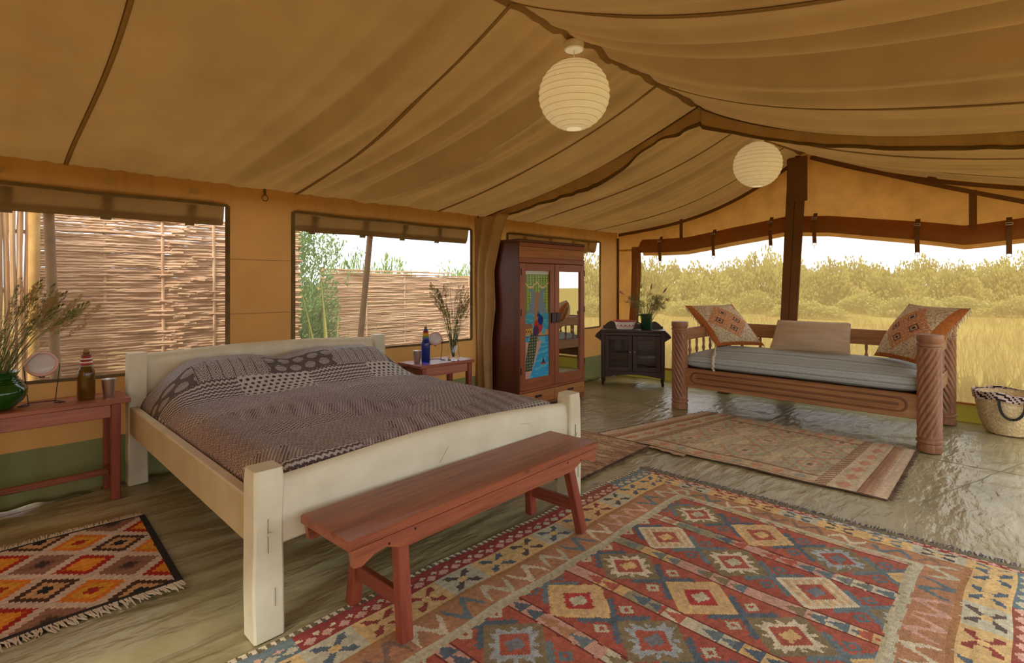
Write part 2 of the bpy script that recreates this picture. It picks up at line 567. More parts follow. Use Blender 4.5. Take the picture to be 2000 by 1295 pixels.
def floor_mat():
    m, n, o = newmat('floor_tarpaulin')
    b = n.nodes.new('ShaderNodeBsdfPrincipled')
    v = coords(n, rnd=False)
    nz = N(n, 'ShaderNodeTexNoise', Scale=1.4, Detail=6); n.links.new(v, nz.inputs['Vector'])
    n.links.new(ramp(n, nz.outputs['Fac'], [(.3, S(138, 129, 88)), (.7, S(170, 161, 122))]), b.inputs['Base Color'])
    n2 = N(n, 'ShaderNodeTexNoise', Scale=5, Detail=4); n.links.new(v, n2.inputs['Vector'])
    mr = n.nodes.new('ShaderNodeMapRange'); mr.inputs['To Min'].default_value = .24; mr.inputs['To Max'].default_value = .40
    n.links.new(n2.outputs['Fac'], mr.inputs[0]); n.links.new(mr.outputs[0], b.inputs['Roughness'])
    b.inputs['Specular IOR Level'].default_value = .6
    mp = n.nodes.new('ShaderNodeMapping'); mp.inputs['Scale'].default_value = (3.2, 9, 1)
    n.links.new(v, mp.inputs[0])
    n3 = N(n, 'ShaderNodeTexNoise', Scale=1.6, Detail=3, Roughness=.5, Distortion=.2); n.links.new(mp.outputs[0], n3.inputs['Vector'])
    bp = N(n, 'ShaderNodeBump', Strength=.7, Distance=.03)
    n.links.new(n3.outputs['Fac'], bp.inputs['Height']); n.links.new(bp.outputs[0], b.inputs['Normal'])
    n.links.new(b.outputs[0], o.inputs[0])
    return m


M['floor'] = floor_mat()
M['floorseam'] = plain('floor_weld', S(132, 122, 88), S(116, 106, 76), .6)

# ------------------------------------------------------------------ setting: ground, floor, roof, walls
XB, YL, YR, YRG = 6.9, 4.45, -.69, 1.88     # back wall, left wall, right wall, ridge
X0 = -1.6


def ground():
    m, n, o = newmat('dry_grassland')
    b = n.nodes.new('ShaderNodeBsdfDiffuse')
    v = coords(n, rnd=False)
    a = N(n, 'ShaderNodeTexNoise', Scale=.35, Detail=8, Roughness=.65); n.links.new(v, a.inputs['Vector'])
    n.links.new(ramp(n, a.outputs['Fac'], [(.3, S(134, 108, 62)), (.5, S(146, 126, 70)), (.7, S(130, 126, 64))]), b.inputs[0])
    n.links.new(b.outputs[0], o.inputs[0])
    xs = np.concatenate([np.linspace(-120, -10, 12), np.linspace(-8, 60, 70), np.linspace(65, 400, 20)])
    ys = np.concatenate([np.linspace(-120, -10, 12), np.linspace(-8, 60, 70), np.linspace(65, 400, 20)])
    X, Y = np.meshgrid(xs, ys, indexing='ij')
    inside = (X > -3) & (X < 8.5) & (Y > -2.5) & (Y < 6)
    Z = -.06+.22*(fbm(X/6, Y/6, 3)-.5)*(~inside)*smooth(np.hypot(X-2.5, Y-2), 5, 12)
    g = grid_obj('ground', np.stack([X, Y, Z], -1), m)
    return tag(g, kind='structure')


ground()


def floor_z(X, Y):
    w = (1-np.abs(vn(X*.8+3, Y*6+.9*np.sin(X*1.3), 5)*2-1))*.6+(1-np.abs(vn(X*1.5, Y*11+np.sin(X*2.1), 8)*2-1))*.4
    left = .006+.034*smooth(3.3-X, 0, 1.6)
    d2 = vn(X*5+Y*3, Y*2-X, 21)*.5+vn(X*11, Y*6+X*2, 22)*.5
    return -.010+left*(w-.62)*1.6+.018*(d2-.5)*smooth(X, 2.6, 4)


xs = np.arange(X0, XB+.031, .03); ys = np.arange(YR-.05, YL+.06, .022)
X, Y = np.meshgrid(xs, ys, indexing='ij')
fl = grid_obj('floor', np.stack([X, Y, np.minimum(floor_z(X, Y), 0)], -1), M['floor'])
tag(fl, kind='structure')
# welded seams of the groundsheet
for (p, q) in (((5.2, -.5), (5.35, 4.2)), ((4.15, .45), (6.6, -.3)), ((2.75, 2.75), (2.9, 4.2))):
    s = MB()
    n = 24
    pts = []
    for i in range(n+1):
        t = i/n
        x = p[0]+(q[0]-p[0])*t; y = p[1]+(q[1]-p[1])*t
        pts.append((x, y, float(min(0, floor_z(np.array(x), np.array(y))))+.0015))
    for i in range(n):
        s.bar(pts[i], pts[i+1], .005, .003, .0005)
    s.build('floor_seam', M['floorseam'], fl)


def ridge_z(X):
    return 2.80+.115*smooth(X, 5.0, 6.85)


def roof_z(X, Y, folds=True):
    X = np.asarray(X, float); Y = np.asarray(Y, float)
    zr = ridge_z(X)
    L = Y >= YRG
    t = np.where(L, (Y-YRG)/(YL-YRG), (YRG-Y)/(YRG-YR))
    t = np.clip(t, 0, 1)
    far = smooth(X, 5.2, 6.85)
    sag = np.where(L, .105+.085*far, .155-.085*far)
    sk = 4*t*(1-t)*(1+.35*(1-2*t))
    z = zr*(1-t)+2.13*t-sag*sk-.25*np.clip(np.maximum(Y-YL, YR-Y), 0, 1)
    if folds:
        amp = .25+.75*smooth(X, .9, 1.7)*(1-.5*smooth(X, 2.9, 3.6))
        amp = amp*(.55+.9*vn(X*1.1+4, t*1.2, 31))
        skew = np.where(L, .30*(t-.5)*np.sin(X*.8), .2*(t-.5))
        x = X+skew
        f = (1-1.6*np.abs(np.sin(PI*x/.33+1.3+.6*np.sin(x*2.1)))**.8)*.55+(1-1.6*np.abs(np.sin(PI*x/.19+.7+.4*np.sin(x*3))))*.32+np.sin(2*PI*x/.59)*.35
        f = f*(.5+.5*smooth(vn(x*1.9, t*.6, 12), .2, .75))
        env = np.sin(PI*np.clip(t*.96+.03, 0, 1))**.45
        fl_ = .092*amp*f*env*np.clip(np.abs(np.sin(PI*(X-.45)/1.5)), .05, 1)**.45
        # short gathers where the cloth is laced to eave and ridge
        g = np.sin(2*PI*X/.085+2*np.sin(X*5))*.5+np.sin(2*PI*X/.047)*.25
        fl_ = fl_+.006*g*(smooth(t, .8, 1)*(1-.6*smooth(t, .97, 1))+smooth(t, .14, 0)*.7)
        z = z+fl_*(1-.5*far)
    return z


xs = np.arange(X0-.1, XB+.45, .02); ys = np.concatenate([[YR-.25, YR-.1], np.linspace(YR, YRG, 84), np.linspace(YRG, YL, 84)[1:], [YL+.1, YL+.25]])
X, Y = np.meshgrid(xs, ys, indexing='ij')
roof = grid_obj('ceiling', np.stack([X, Y, roof_z(X, Y)], -1), M['roof'])
tag(roof, kind='structure')
for sx in (-1.05, .45, 1.95, 3.45, 4.95, 6.3):
    for (a, b) in ((YRG, YL), (YR, YRG)):
        yy = np.linspace(a, b, 90)
        wob = .012*np.sin(yy*2.3+sx*3)
        P = np.stack([np.stack([sx+wob+dx, yy, roof_z(sx+wob+dx, yy)-dz], -1) for dx, dz in ((-.011, .002), (-.009, .007), (.009, .007), (.011, .002))], 0)
        grid_obj('roof_seam', P, M['roof'], roof)
        P = np.stack([np.stack([sx+wob+dx, yy, roof_z(sx+wob+dx, yy)-.006], -1) for dx in (-.015, -.0105)], 0)
        grid_obj('seam_stitching', P, M['seam'], roof)
xx = np.linspace(X0, XB, 260)
P = np.stack([np.stack([xx, np.full_like(xx, YRG+dy), roof_z(xx, np.full_like(xx, YRG+dy))-.004], -1) for dy in (-.03, -.01, .01, .03)], 0)
grid_obj('ridge_tape', P, M['roof'], roof)

# left wall --------------------------------------------------
WINS = [(-.66, 1.402), (1.915, 3.925), (4.50, 6.425)]
ZB, ZT = .735, 1.965


def wall_off(X, Z):
    o = .012*(fbm(X*1.5, Z*.8, 41)-.5)
    ov = np.zeros_like(X)
    for a, b in WINS:
        ov = np.maximum(ov, smooth(X, a-.12, a)*(1-smooth(X, b, b+.12)))
    g = np.sin(2*PI*X/.075+1.5*np.sin(X*4))*.5+np.sin(2*PI*X/.13+.5)*.5
    o = o+.015*g*smooth(Z, 1.93, 2.03)*(.3+.7*ov)
    low = smooth(Z, .75, .3)
    o = o+low*(.03*(vn(X*6, Z*1.4, 44)-.5)+.015*(vn(X*13, Z*4, 45)-.5))
    return o


def lw(x0, x1, z0, z1, yoff=0, dx=.03, dz=.03):
    nx = max(2, int((x1-x0)/dx)+1); nz = max(2, int((z1-z0)/dz)+1)
    X, Z = np.meshgrid(np.linspace(x0, x1, nx), np.linspace(z0, z1, nz), indexing='ij')
    return X, Z


xs = sorted(set(list(np.round(np.arange(X0, XB+.001, .02), 3))+[w for p in WINS for w in p]+[XB]))
zs = sorted(set(list(np.round(np.arange(.32, 2.14, .03), 3))+[ZB, ZT, 2.135]))
X, Z = np.meshgrid(xs, zs, indexing='ij')
cx = (np.array(xs)[:-1]+np.array(xs)[1:])/2; cz = (np.array(zs)[:-1]+np.array(zs)[1:])/2
CX, CZ = np.meshgrid(cx, cz, indexing='ij')
keep = np.ones_like(CX, bool)
for a, b in WINS:
    keep &= ~((CX > a) & (CX < b) & (CZ > ZB) & (CZ < ZT))
wl = grid_obj('wall_left', np.stack([X, YL+wall_off(X, Z), Z], -1), M['wall'], keep=keep)
tag(wl, kind='structure')
X, Z = lw(X0, XB-.02, -.06, .325, dx=.02, dz=.025)
Yk = YL+wall_off(X, Z)-.012*smooth(Z, .3, .0)+.02*(vn(X*7, Z*5, 50)-.5)*smooth(Z, .32, .2)
Yk = np.where(Z < 0, Yk+Z*1.3, Yk); Z = np.where(Z < 0, .008+.006*np.sin(X*30), Z)
grid_obj('skirt', np.stack([X, Yk, Z-.005], -1), M['skirt'], wl, )
for zz in (1.12, 1.55):
    for (a, b) in ((1.42, 1.90), (3.94, 4.47)):
        xx = np.linspace(a, b, 20)
        P = np.stack([np.stack([xx, YL+wall_off(xx, np.full_like(xx, zz+d))-.002, np.full_like(xx, zz+d)], -1) for d in (-.0015, .0015)], 0)
        grid_obj('wall_seam', P, M['seam'], wl)
for hx in (1.68, 4.02):
    s = MB()
    s.bar((hx, YL-.012, 2.13), (hx, YL-.014, 2.08), .022, .004, .001)
    s.tube([(hx+.024*math.cos(a), YL-.018, 2.055+.024*math.sin(a)) for a in np.linspace(0, 2*PI, 17)], .0035, 6)
    s.build('hanging_loop', M['strapcloth'], wl, True)
for hx in (.12, .66, 1.17):
    MB().box(hx-.03, hx+.03, YL-.016, YL-.012, 2.03, 2.065, .001).build('patch', M['valance'], wl)

STR = [[-.35, .16, .66, 1.17], [2.13, 2.63, 3.08, 3.52], [4.85, 5.35, 5.85, 6.2]]
for wi, (a, b) in enumerate(WINS):
    w = D.objects.new('window_%d' % (wi+1), None); COL.objects.link(w); tag(w, kind='structure')
    xx = np.linspace(a, b, 60); zz = np.linspace(ZB, ZT, 30)
    X, Z = np.meshgrid(xx, zz, indexing='ij')
    grid_obj('mesh_screen', np.stack([X, np.full_like(X, YL+.012)+.004*vn(X*2, Z*2, 3), Z], -1), M['net_side'] if wi < 2 else M['net_back'], w)
    for (p, q) in (((a, ZB), (b, ZB)), ((a, ZT), (b, ZT)), ((a, ZB), (a, ZT)), ((b, ZB), (b, ZT))):
        n = 24; s = MB(); pts = []
        for i in range(n+1):
            t = i/n
            x = p[0]+(q[0]-p[0])*t; z = p[1]+(q[1]-p[1])*t
            pts.append((x, YL-.006+float(wall_off(np.array(x), np.array(z))), z+.004*math.sin(x*7)))
        vert = p[0] == q[0]
        for i in range(n):
            if vert: s.bar(pts[i], pts[i+1], .034, .008, .001, up=(0, 1, 0))
            else: s.bar(pts[i], pts[i+1], .008, .022, .001, up=(0, 0, 1))
        s.build('window_piping', M['piping'], w)
    # rolled-down head flap behind the net
    n = 90
    xx = np.linspace(a+.02, b-.01, n)
    prof = [(0, 0), (.012, -.04), (.02, -.08), (.03, -.115), (.045, -.14), (.062, -.15), (.075, -.135), (.07, -.11), (.05, -.10)]
    wav = .018*(vn(xx*3.1, xx*0, 60+wi)-.5)+.02*(vn(xx*1.2, xx*0+3, 61+wi)-.5)
    P = np.stack([np.stack([xx, YL+.025+dy+.006*np.sin(xx*9), ZT+.03+dz*1.2*(1+wav*4)+wav*(dz/-.15)], -1) for dy, dz in prof], 0)
    grid_obj('rolled_flap', P, M['flap'], w)
    for sx in STR[wi]:
        s = MB()
        pts = [(sx, YL+.045, ZT-.01), (sx, YL+.075, ZT-.08), (sx, YL+.105, ZT-.165)]
        for i in range(2):
            s.bar(pts[i], pts[i+1], .062, .004, .001, up=(0, 1, 0))
        s.build('flap_strap', M['strapcloth'], w)

# right wall (unseen beside the camera, its opening enlarged to let in light) -----------
xs = np.round(np.arange(X0, XB+.001, .1), 3); zs = np.array([0, .25, .7, 1.3, 1.97, 2.135])
X, Z = np.meshgrid(xs, zs, indexing='ij')
cx = (xs[:-1]+xs[1:])/2; cz = (zs[:-1]+zs[1:])/2
CX, CZ = np.meshgrid(cx, cz, indexing='ij')
keep = ~((CX > -1.4) & (CX < 6.6) & (CZ > .25) & (CZ < 1.97))
wr = grid_obj('wall_right', np.stack([X, YR+0*X, Z], -1), M['wall'], keep=keep)
tag(wr, kind='structure')

# unseen front wall behind the camera, added to shade the roof folds; doorway open
ys = np.round(np.linspace(YR, YL, 60), 3); T = np.linspace(0, 1, 30)
Yf, Tf = np.meshgrid(ys, T, indexing='ij')
Zf = Tf*(roof_z(np.full_like(Yf, X0), Yf)-.002)
cy = (ys[:-1]+ys[1:])/2
CYf = np.broadcast_to(cy[:, None], (59, 29)); CZf = (Zf[:-1, :-1]+Zf[1:, 1:])/2
wf = grid_obj('wall_front', np.stack([np.full_like(Yf, X0+.01), Yf, Zf], -1), M['wall'], keep=~((CYf > 1.0) & (CYf < 1.8) & (CZf < 1.9)))
tag(wf, kind='structure')

# back wall: gable, roll, net, sill -------------------------
wb = D.objects.new('wall_back', None); COL.objects.link(wb); tag(wb, kind='structure')
_ky = np.array([-.69, 0, .43, .75, 1.2, 1.62, 2.07, 2.59, 3.33, 4.06, 4.45])
_kz = np.array([1.76, 1.735, 1.705, 1.765, 1.84, 1.915, 1.94, 1.862, 1.768, 1.775, 1.78])


def roll_z(Y):
    return np.interp(Y, _ky, _kz)


yy = np.linspace(YR, YL, 220)
T = np.linspace(0, 1, 40)
Yg, Tg = np.meshgrid(yy, T, indexing='ij')
top = roof_z(np.full_like(Yg, XB), Yg)-.002; bot = roll_z(Yg)+.08
Zg = bot*(1-Tg)+top*Tg
px, pz = 1.9, 2.9
ang = np.arctan2(Yg-px, pz+.05-Zg); rad = np.hypot(Yg-px, Zg-pz)
cre = .034*(np.abs(np.sin(ang*9+1.2*np.sin(ang*5)))**.7-.5)*smooth(rad, .08, .4)*(1-.75*smooth(rad, .5, 1.6))+.02*(fbm(Yg*1.6, Zg*1.6, 70)-.5)
grid_obj('gable_panel', np.stack([XB+.01+cre, Yg, Zg], -1), M['gable'], wb)
# rolled-up curtain along the head of the net
prof = [(-.002, .235), (-.02, .215), (-.055, .18), (-.085, .135), (-.09, .095), (-.075, .06), (-.04, .04), (.0, .05), (.02, .09)]
yr = np.linspace(YR, 4.02, 170)
wv = .014*(vn(yr*3, yr*0, 71)-.5)
pr = [np.stack([XB-.01+dx*(1+.5*(vn(yr*2.2, yr*0+5, 72)-.5)), yr, roll_z(yr)+dz+wv], -1) for dx, dz in prof]
grid_obj('rolled_curtain', np.stack(pr, 0), M['rolldark'], wb)
pr = [np.stack([XB-.03+.02*k+.006*np.sin(yr*8+k), yr, roll_z(yr)+.075-.025*k+wv], -1) for k in range(4)]
grid_obj('curtain_hem', np.stack(pr, 0), M['gable'], wb)
# net
yn = np.linspace(YR, 4.05, 60); zn = np.linspace(.165, 1, 20)
Yn, Tn = np.meshgrid(yn, np.linspace(0, 1, 24), indexing='ij')
Zn = .165+Tn*(roll_z(Yn)+.1-.165)
grid_obj('mesh_screen', np.stack([XB+.02+.006*vn(Yn*2, Zn*2, 9), Yn, Zn], -1), M['net_back'], wb)
# sill strip and its orange edge
Ys, Ts = np.meshgrid(np.linspace(YR, YL, 170), np.linspace(0, 1, 8), indexing='ij')
grid_obj('sill_strip', np.stack([XB-.015-.02*(1-Ts)+.012*(vn(Ys*5, Ts*2, 73)-.5), Ys, .195*Ts-.04], -1), M['sillcloth'], wb)
s = MB(); yq = np.linspace(YR, YL, 40)
for i in range(39):
    s.bar((XB-.02, yq[i], .165+.006*math.sin(yq[i]*3)), (XB-.02, yq[i+1], .165+.006*math.sin(yq[i+1]*3)), .03, .022, .003)
s.build('sill_edge', M['gable'], wb)
# canvas panel and tied-back curtain in the corner
Yc, Tc = np.meshgrid(np.linspace(4.16, 4.45, 16), np.linspace(0, 1, 40), indexing='ij')
Zc = .16+Tc*1.72
grid_obj('corner_panel', np.stack([XB-.02+.015*(vn(Yc*9+Zc*2, Zc*3, 74)-.5), Yc, Zc], -1), M['gable'], wb)
zz = np.linspace(.03, 1.9, 60); th = np.linspace(0, 2*PI, 25)[:-1]
Tz, Tt = np.meshgrid(zz, th, indexing='ij')
rr = .052+.010*np.sin(Tt*3+Tz*2.5)+.008*np.sin(Tt*5-Tz*4)+.012*(vn(Tz*5, Tt*2, 75)-.5)
grid_obj('tied_curtain', np.stack([XB-.08+rr*np.cos(Tt), 4.10+rr*1.15*np.sin(Tt)+.015*np.sin(Tz*3), Tz], -1), M['rolldark'], wb, wrap=True)
MB().box(XB-.05, XB-.035, 4.40, 4.44, .1, 2.05, .004).build('corner_band', M['band'], wb)


def strip(name, pts, w, mat, parent, t=.006):
    s = MB()
    for i in range(len(pts)-1):
        s.bar(pts[i], pts[i+1], t, w, .001, up=(0, 0, 1))
    return s.build(name, mat, parent)


for (a, b) in ((4.42, 1.97), (1.80, YR)):
    y_ = np.linspace(a, b, 40)
    strip('gable_band', [(XB-.02, float(q), float(roof_z(XB, q))-.035) for q in y_], .042, M['band'], wb)
y_ = np.linspace(1.78, YR, 30)
strip('gable_band', [(XB-.028, float(q), float(2.84+(2.148-2.84)*(1.78-q)/1.78)-.03*math.sin(PI*min(1, (1.78-q)/2.4))) for q in y_], .045, M['band'], wb)


def vstrap(y, z0, z1, w=.05):
    s = MB(); s.box(XB-.024, XB-.018, y-w/2, y+w/2, z0, z1, .001); s.build('gable_strap', M['band'], wb)


vstrap(.36, 1.80, 2.28, .06); vstrap(3.41, 1.88, 2.26, .045)
MB().bar((XB-.024, .62, 2.38), (XB-.024, .70, 2.47), .006, .05, .001, up=(0, 0, 1)).build('gable_strap', M['band'], wb)
for y in (3.70, 2.93, 2.22, 1.74, .79, .10):
    zt = float(roll_z(y))+.26; zb = float(roll_z(y))-.09
    s = MB(); pts = [(XB-.03, y, zt), (XB-.095, y, zt-.10), (XB-.10, y, zt-.17), (XB-.075, y, zb)]
    for i in range(3): s.bar(pts[i], pts[i+1], .042, .006, .001, up=(1, 0, 0))
    st = s.build('curtain_strap', M['band'], wb)
    s = MB(); s.tube([(XB-.08, y+.022*math.cos(a), zb-.012+.018*math.sin(a)) for a in np.linspace(0, 2*PI, 9)], .003, 5)
    s.tube([(XB-.08, y, zb-.03), (XB-.08, y+.002, zb-.06)], .003, 5)
    s.tube([(XB-.10, y-.025, zt-.055), (XB-.10, y+.025, zt-.055), (XB-.10, y+.025, zt-.075), (XB-.10, y-.025, zt-.075), (XB-.10, y-.025, zt-.055)], .004, 5)
    s.build('buckle', M['steel'], st)

# tent pole with zipped canvas sleeve
pole = thing('tent_pole', 'tall brown pole in a zipped canvas sleeve, standing behind the daybed under the roof peak', 'pole', (XB-.13, 2.04, 0))
topy = -.14
MB().bar((0, 0, 0), (0, topy, 2.86), .05, .06, .008).build('pole_shaft', M['pole'], pole)
MB().add([(-.035, -.085, .02), (-.035, -.006, .02), (-.035, topy-.006, 2.82), (-.035, topy-.098, 2.82), (.0, -.085, .02), (.0, -.006, .02), (0, topy-.006, 2.82), (0, topy-.098, 2.82)],
         [(0, 1, 2, 3), (7, 6, 5, 4), (0, 4, 5, 1), (1, 5, 6, 2), (2, 6, 7, 3), (3, 7, 4, 0)]).build('sleeve', M['band'], pole)
MB().add([(-.035, .006, .02), (-.035, .085, .02), (-.035, topy+.098, 2.82), (-.035, topy+.006, 2.82), (.0, .006, .02), (.0, .085, .02), (0, topy+.098, 2.82), (0, topy+.006, 2.82)],
         [(0, 1, 2, 3), (7, 6, 5, 4), (0, 4, 5, 1), (1, 5, 6, 2), (2, 6, 7, 3), (3, 7, 4, 0)]).build('sleeve', M['band'], pole)
MB().bar((-.030, 0, .03), (-.030, topy, 2.75), .008, .008, .001).build('zip', M['strapcloth'], pole, label='pale zip line down the middle')
MB().box(-.045, -.03, topy-.11, topy+.11, 2.32, 2.84, .01).build('sleeve_head', M['band'], pole)

# ------------------------------------------------------------------ divider valance and curtain, lanterns
XV = 4.12
val = thing('divider_valance', 'scalloped tan canvas valance hanging across the tent where the two roof sections meet', 'valance', (XV, YRG, 0))
for (a, b, nm) in ((YRG-.0, YL-.02, 'l'), (YR, YRG-.0, 'r')):
    yy = np.linspace(a, b, 130)
    left = nm == 'l'
    if left:
        dep = np.interp(yy, [1.88, 2.05, 2.25, 2.5, 2.85, 3.2, 3.6, 4.0, 4.45], [.17, .15, .085, .14, .20, .16, .13, .11, .08])
    else:
        dep = np.interp(yy, [-.69, 0, .4, .735, 1.2, 1.6, 1.88], [.10, .11, .14, .125, .11, .12, .17])
    dep = dep+.012*(vn(yy*5, yy*0, 80)-.5)
    zt = roof_z(np.full_like(yy, XV), yy)-.004
    rows = []
    for k, f in enumerate(np.linspace(0, 1, 10)):
        xo = .018*f*np.sin(yy*22+2*np.sin(yy*6))+.03*f*(vn(yy*7, yy*0+f, 81)-.5)
        rows.append(np.stack([xo-.01*f, yy-YRG, zt-dep*f], -1))
    o = solid(grid_obj('valance_panel', np.stack(rows, 0), M['valance'], val), .004)
    rows = [np.stack([.018*f*np.sin(yy*22+2*np.sin(yy*6))+.03*f*(vn(yy*7, yy*0+f, 81)-.5)-.01*f-.006, yy-YRG, zt-dep*f], -1) for f in (.80, .87, .94, 1.0)]
    solid(grid_obj('hem', np.stack(rows, 0), M['strapcloth'], val), .003)
    rows = [np.stack([0*yy-.008, yy-YRG, zt+dz], -1) for dz in (-.012, -.002)]
    solid(grid_obj('lacing', np.stack(rows, 0), M['seam'], val), .003)

cur = thing('divider_curtain', 'tan canvas curtain gathered against the side wall beside the wardrobe', 'curtain', (3.97, 4.40, 0))
zz = np.linspace(.03, 2.10, 70); ss = np.linspace(0, 1, 60)
Zq, Sq = np.meshgrid(zz, ss, indexing='ij')
yin = np.interp(Zq, [0, .75, 1.1, 1.5, 1.8, 2.03, 2.1], [4.17, 4.17, 4.12, 4.15, 4.07, 3.99, 3.93])
Yq = 4.44+(yin-4.44)*Sq
Xq = 3.97+.035*np.sin(Sq*15+.6*np.sin(Zq*2))*(.5+.5*Sq)+.02*(vn(Sq*5, Zq*1.5, 83)-.5)
solid(grid_obj('curtain_panel', np.stack([Xq-3.97, Yq-4.40, Zq], -1), M['valance'], cur), .004)


def lantern(loc, r, ztop, label):
    t = thing('paper_lantern', label, 'lantern', loc)
    n, k = 48, 110
    th = np.linspace(0, 2*PI, n+1)[:-1]; ph = np.linspace(-PI/2+.22, PI/2-.22, k)
    Ph, Th = np.meshgrid(ph, th, indexing='ij')
    nr = 17
    sc_ = 1-.016*np.abs(np.sin((Ph+PI/2)/PI*nr*PI))**.7
    wr_ = 1+.004*np.sin(Th*24+Ph*9)
    R = r*np.cos(Ph)*sc_*wr_
    P = np.stack([R*np.cos(Th), R*np.sin(Th), r*.98*np.sin(Ph)*(.99+.01*sc_)], -1)
    grid_obj('shade', P, M['paper'], t, wrap=True)
    for i in range(1, nr):
        p = -PI/2+PI*i/nr
        if abs(p) > PI/2-.22: continue
        q = r*math.cos(p)*1.001
        s = MB(); s.tube([(q*math.cos(a), q*math.sin(a), r*.98*math.sin(p)) for a in np.linspace(0, 2*PI, 41)], .0014, 4, False)
        s.build('hoop', M['paper'], t, True)
    h = ztop-loc[2]
    bl = D.lights.new('added_fill_light', 'POINT'); bl.energy = .45; bl.color = (1, .92, .76); bl.shadow_soft_size = .04  # weak light added inside the shade to brighten the paper of an unlit lantern
    bo = link(D.objects.new('added_fill_light', bl), t); bo.location = (0, 0, .02)
    s = MB(); s.tube([(0, 0, r*.5), (0, 0, h-.02)], .0035, 6); s.build('cord', M['plastic'], t)
    MB().lathe([(.001, h-.052), (.05, h-.052), (.056, h-.046), (.058, h-.012), (.052, h-.002), (.001, h)], 28).build('ceiling_rose', M['plastic'], t, True)


lantern((2.455, 1.88, 2.453), .206, float(roof_z(2.455, 1.88))-.022, 'large round white paper lantern hanging from the ridge above the bench end')
lantern((5.2, 1.81, 2.485), .216, float(roof_z(5.2, 1.81))-.012, 'smaller-looking round white paper lantern in the far section beside the tent pole')

# ------------------------------------------------------------------ bed
bed = thing('bed', 'wide cream-painted wooden bed frame with square posts and a curved footboard', 'bed', (1.74, 3.23, 0))
bx, by = 1.74, 3.23


def rough_post(cx, cy, h, w, seed):
    n = 14
    s = MB(); vs = []; fs = []
    for i in range(n+1):
        z = h*i/n
        k = 1.0 if i < n else .93
        j = lambda q: .004*(float(vn(np.array(z*5+q), np.array(seed*3.1)))-.5)*2
        w2 = w/2*k*(1-.03*(z/h))
        c = .008
        for (sx, sy) in ((-1, -1), (1, -1), (1, 1), (-1, 1)):
            a = (cx+sx*(w2+j(sx*3+sy)), cy+sy*(w2+j(sx+5*sy)))
            ps = [(a[0], a[1]-sy*c), (a[0]-sx*c, a[1])]
            if sx*sy < 0: ps = ps[::-1]
            vs += [(p[0], p[1], z) for p in ps]
    for i in range(n):
        for k in range(8):
            fs.append((i*8+k, i*8+(k+1) % 8, i*8+8+(k+1) % 8, i*8+8+k))
    fs.append(tuple(range(8))[::-1]); fs.append(tuple(n*8+k for k in range(8)))
    s.add(vs, fs)
    return s


for i, (x, y, h) in enumerate(((.797, 2.115, .645), (2.695, 2.105, .655), (.80, 4.355, .885), (2.675, 4.355, .885))):
    p = rough_post(x-bx, y-by, h, .112, i+1).build('post', M['white'], bed, True)
    if i < 2:
        MB().add(*[(lambda t: (t.v, t.f))(MB().tube([(x-bx, y-by-.058, .40), (x-bx, y-by-.068, .40)], .009, 12))][0]).build('bolt', M['white'], p, True)
        for (dx, dz, ln) in ((-.006, .33, .13), (.02, .12, .07)):
            MB().box(x-bx+dx-.0006, x-bx+dx+.0006, y-by-.0605, y-by-.056, dz, dz+ln, .0002).build('crack', M['crackline'], p)


def board(name, x0, x1, yc, th, zb, ztf, mat, bev, bulge):
    n = 40; s = MB(); vs = []; fs = []
    prof = []
    for i in range(n+1):
        t = i/n; x = x0+(x1-x0)*t
        zt = ztf(t); z0 = zb(t)
        fr = bev*.55
        ring = [(yc-th/2, z0+.01), (yc-th/2+.01, z0), (yc+th/2-.01, z0), (yc+th/2, z0+.01), (yc+th/2, zt-.03), (yc+th/2-.012, zt-.006), (yc+.004, zt), (yc-th/2+.020, zt-.006), (yc-th/2+.006, zt-.022), (yc-th/2+.001, zt-bev), (yc-th/2-bulge, zt-bev-.015)]
        vs += [(x, y, z) for y, z in ring]
    r = 11
    for i in range(n):
        for k in range(r):
            fs.append((i*r+k, i*r+(k+1) % r, (i+1)*r+(k+1) % r, (i+1)*r+k))
    fs.append(tuple(range(r))[::-1]); fs.append(tuple(n*r+k for k in range(r)))
    s.add(vs, fs)
    return s.build(name, mat, bed, True)


fb = board('footboard', .845-bx, 2.645-bx, 2.105-by, .062, lambda t: .338+.035*math.sin(PI*t), lambda t: .600+.044*math.sin(PI*t)**1.2, M['white'], .06, .004)
for (x, z, dx, dz) in ((1.62, .47, .055, .07), (.98, .42, .12, .01), (1.35, .44, .1, .004), (2.2, .55, .09, -.01)):
    s = MB(); s.bar((x-bx, 2.105-by-.0355, z), (x+dx-bx, 2.105-by-.0355, z+dz), .0012, .0012, .0002); s.build('crack', M['crackline'], fb)
board('headboard', .85-bx, 2.625-bx, 4.365-by, .05, lambda t: .38, lambda t: .872+.030*math.sin(PI*t)-.01*t, M['white'], .04, .002)
for x in (.775, 2.70):
    MB().box(x-.024-bx, x+.024-bx, 2.165-by, 4.305-by, .345, .528, .006).build('side_rail', M['rail'], bed)
MB().box(.80-bx, 2.675-bx, 2.14-by, 4.335-by, .36, .395, .004).build('slat_base', M['rail'], bed)

# bedspread: block-printed quilt over mattress and two pillows
x0, x1, y0, y1 = .806, 2.668, 2.145, 4.325
nu, nv = 400, 436
u = np.linspace(0, 1, nu+1); v = np.linspace(0, 1, nv+1)
U, V = np.meshgrid(u, v, indexing='ij')
# arc-length parameter across: drops .17 at both sides
wside = .2
su = U*(x1-x0+2*wside*.75)-wside*.75
wd = x1-x0
R_ = .13


